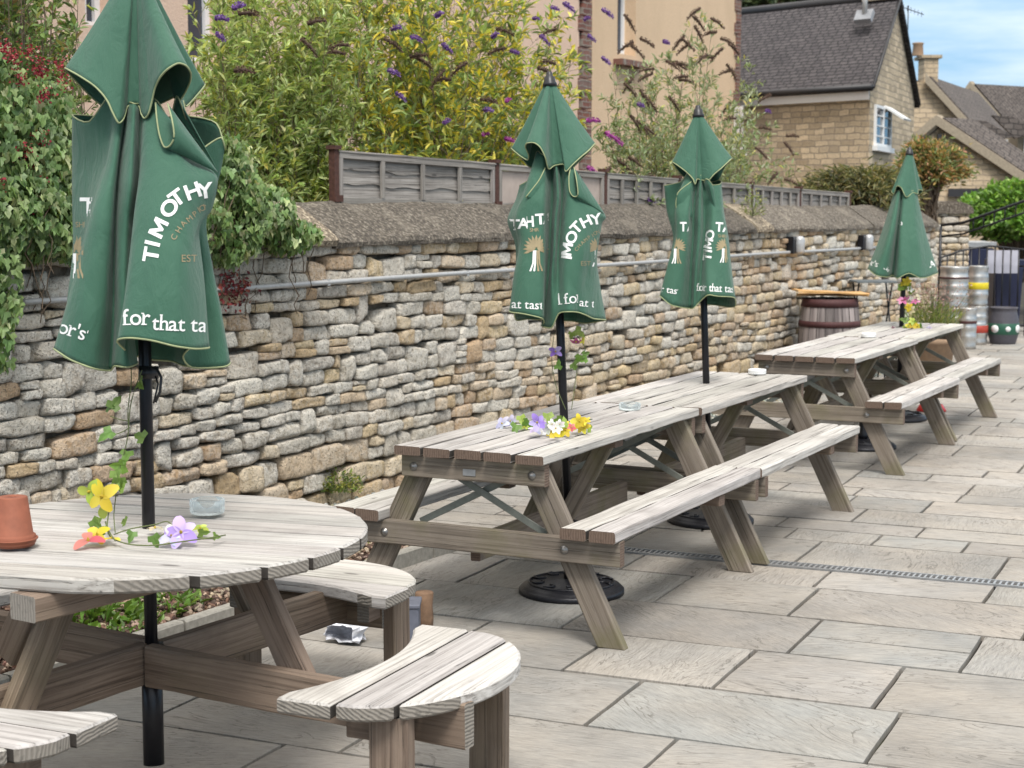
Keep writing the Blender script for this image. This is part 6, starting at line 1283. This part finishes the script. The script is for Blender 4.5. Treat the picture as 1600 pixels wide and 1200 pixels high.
vine(t,[T_(795,660,.01),T_(830,662,.01),T_(870,660,.015),T_(900,658,.02),T_(925,655,.01)],.003); vine(t,[at(884,640,7.35),at(868,600,7.4),at(862,560,7.38),at(866,520,7.42)],.0015); vine(t,[at(893,640,7.35),at(905,560,7.4),at(915,545,7.38),at(898,520,7.42)],.0015)
for x,y,h,c,s_ in ((785,654,.02,LIL,.05),(797,650,.03,LIL,.045),(839,652,.07,VIO,.055),(845,655,.05,VIO,.045),(836,664,.03,LIL,.045),(820,660,.01,LIM,.035),(862,655,.08,WHI,.03),(875,655,.08,WHI,.028),(858,660,.04,WHI,.04),(868,662,.05,WHI,.04),(870,664,.02,WHI,.045),(855,666,.01,WHI,.04),(867,662,.03,LIM,.03),(865,668,.02,YEL,.05),(884,664,.03,YEL,.05),(903,655,.04,YEL,.05),(905,650,.06,YEL,.05),(916,650,.06,YEL,.03),(912,660,.03,YEL,.045),(893,660,.05,RED,.03),(915,664,.005,[(.66,.65,.55)],.05)):
    flower(t,T_(x,y+8,h),-FW*.8+V(0,0,.6)+rdir(1)[0]*.6,s_*.72,c,5 if c is not WHI else 6)
leaf5(t,[T_(x,y+6,h) for x,y,h in ((822,655,.03),(828,660,.01),(840,664,.01),(848,650,.06),(857,648,.08),(872,650,.05),(862,664,.02),(878,668,.01),(920,662,.02),(805,664,.01),(815,650,.03),(882,655,.06))],.05,g2); leaf5(t,[at(x,y,7.36) for x,y in ((903,560),(915,553),(897,572),(912,562),(872,570),(905,520),(893,524))],.045,g2)
flower(t,at(868,550,7.36),-FW+V(0,0,.8),.036,VIO,4); flower(t,at(900,533,7.36),-FW*.4-V(0,0,.8),.03,MAG,5); flower(t,at(910,530,7.38),-FW*.5+RT,.026,YEL,4)
t=thing('flower_garland','pink and yellow flower garland round the farthest parasol pole','garland',at(1412,515,13.3)); D4=13.3
vine(t,[at(1411,512,D4),at(1414,480,D4),at(1407,460,D4),at(1416,438,D4)],.003)
for x,y,c,s_ in ((1417,440,YEL,.06),(1411,443,YEL,.04),(1409,470,MAG,.06),(1414,468,MAG,.05),(1430,471,MAG,.05),(1435,465,[(.8,.78,.55)],.045),(1420,480,YEL,.055),(1424,484,[(.8,.75,.45)],.05),(1421,510,YEL,.06),(1427,507,YEL,.06),(1415,513,LIM,.06),(1433,511,YEL,.05),(1425,502,LIM,.05),(1394,513,[(.6,.3,.4)],.04),(1451,514,LIL,.05),(1422,452,WHI,.04)): flower(t,at(x,y,D4-.05),-FW+rdir(1)[0]*.9,s_*.75,c,5)
leaf5(t,[at(x,y,D4-.03) for x,y in ((1418,448),(1424,455),(1428,478),(1412,500),(1430,505),(1415,490),(1438,510),(1408,450))],.06,g2)
# crank handle and cord under the nearest canopy
par=[o for o in bpy.data.objects if o.name=='parasol'][0]; m=MB(); c=at(236,596,4.97); m.tube([at(238,575,4.95),at(246,578,4.93),at(252,590,4.92),at(250,612,4.92),at(243,628,4.93)],.0045,8); m.tube([at(243,588,4.95),at(247,600,4.93),at(243,618,4.93),at(240,630,4.94)],.003,8); m.build('crank_handle','black_plastic',par,par.location); m=MB(); m.tube([at(232,572,4.99),at(232,592,4.99)],.030,16); m.build('collar','black_plastic',par,par.location)
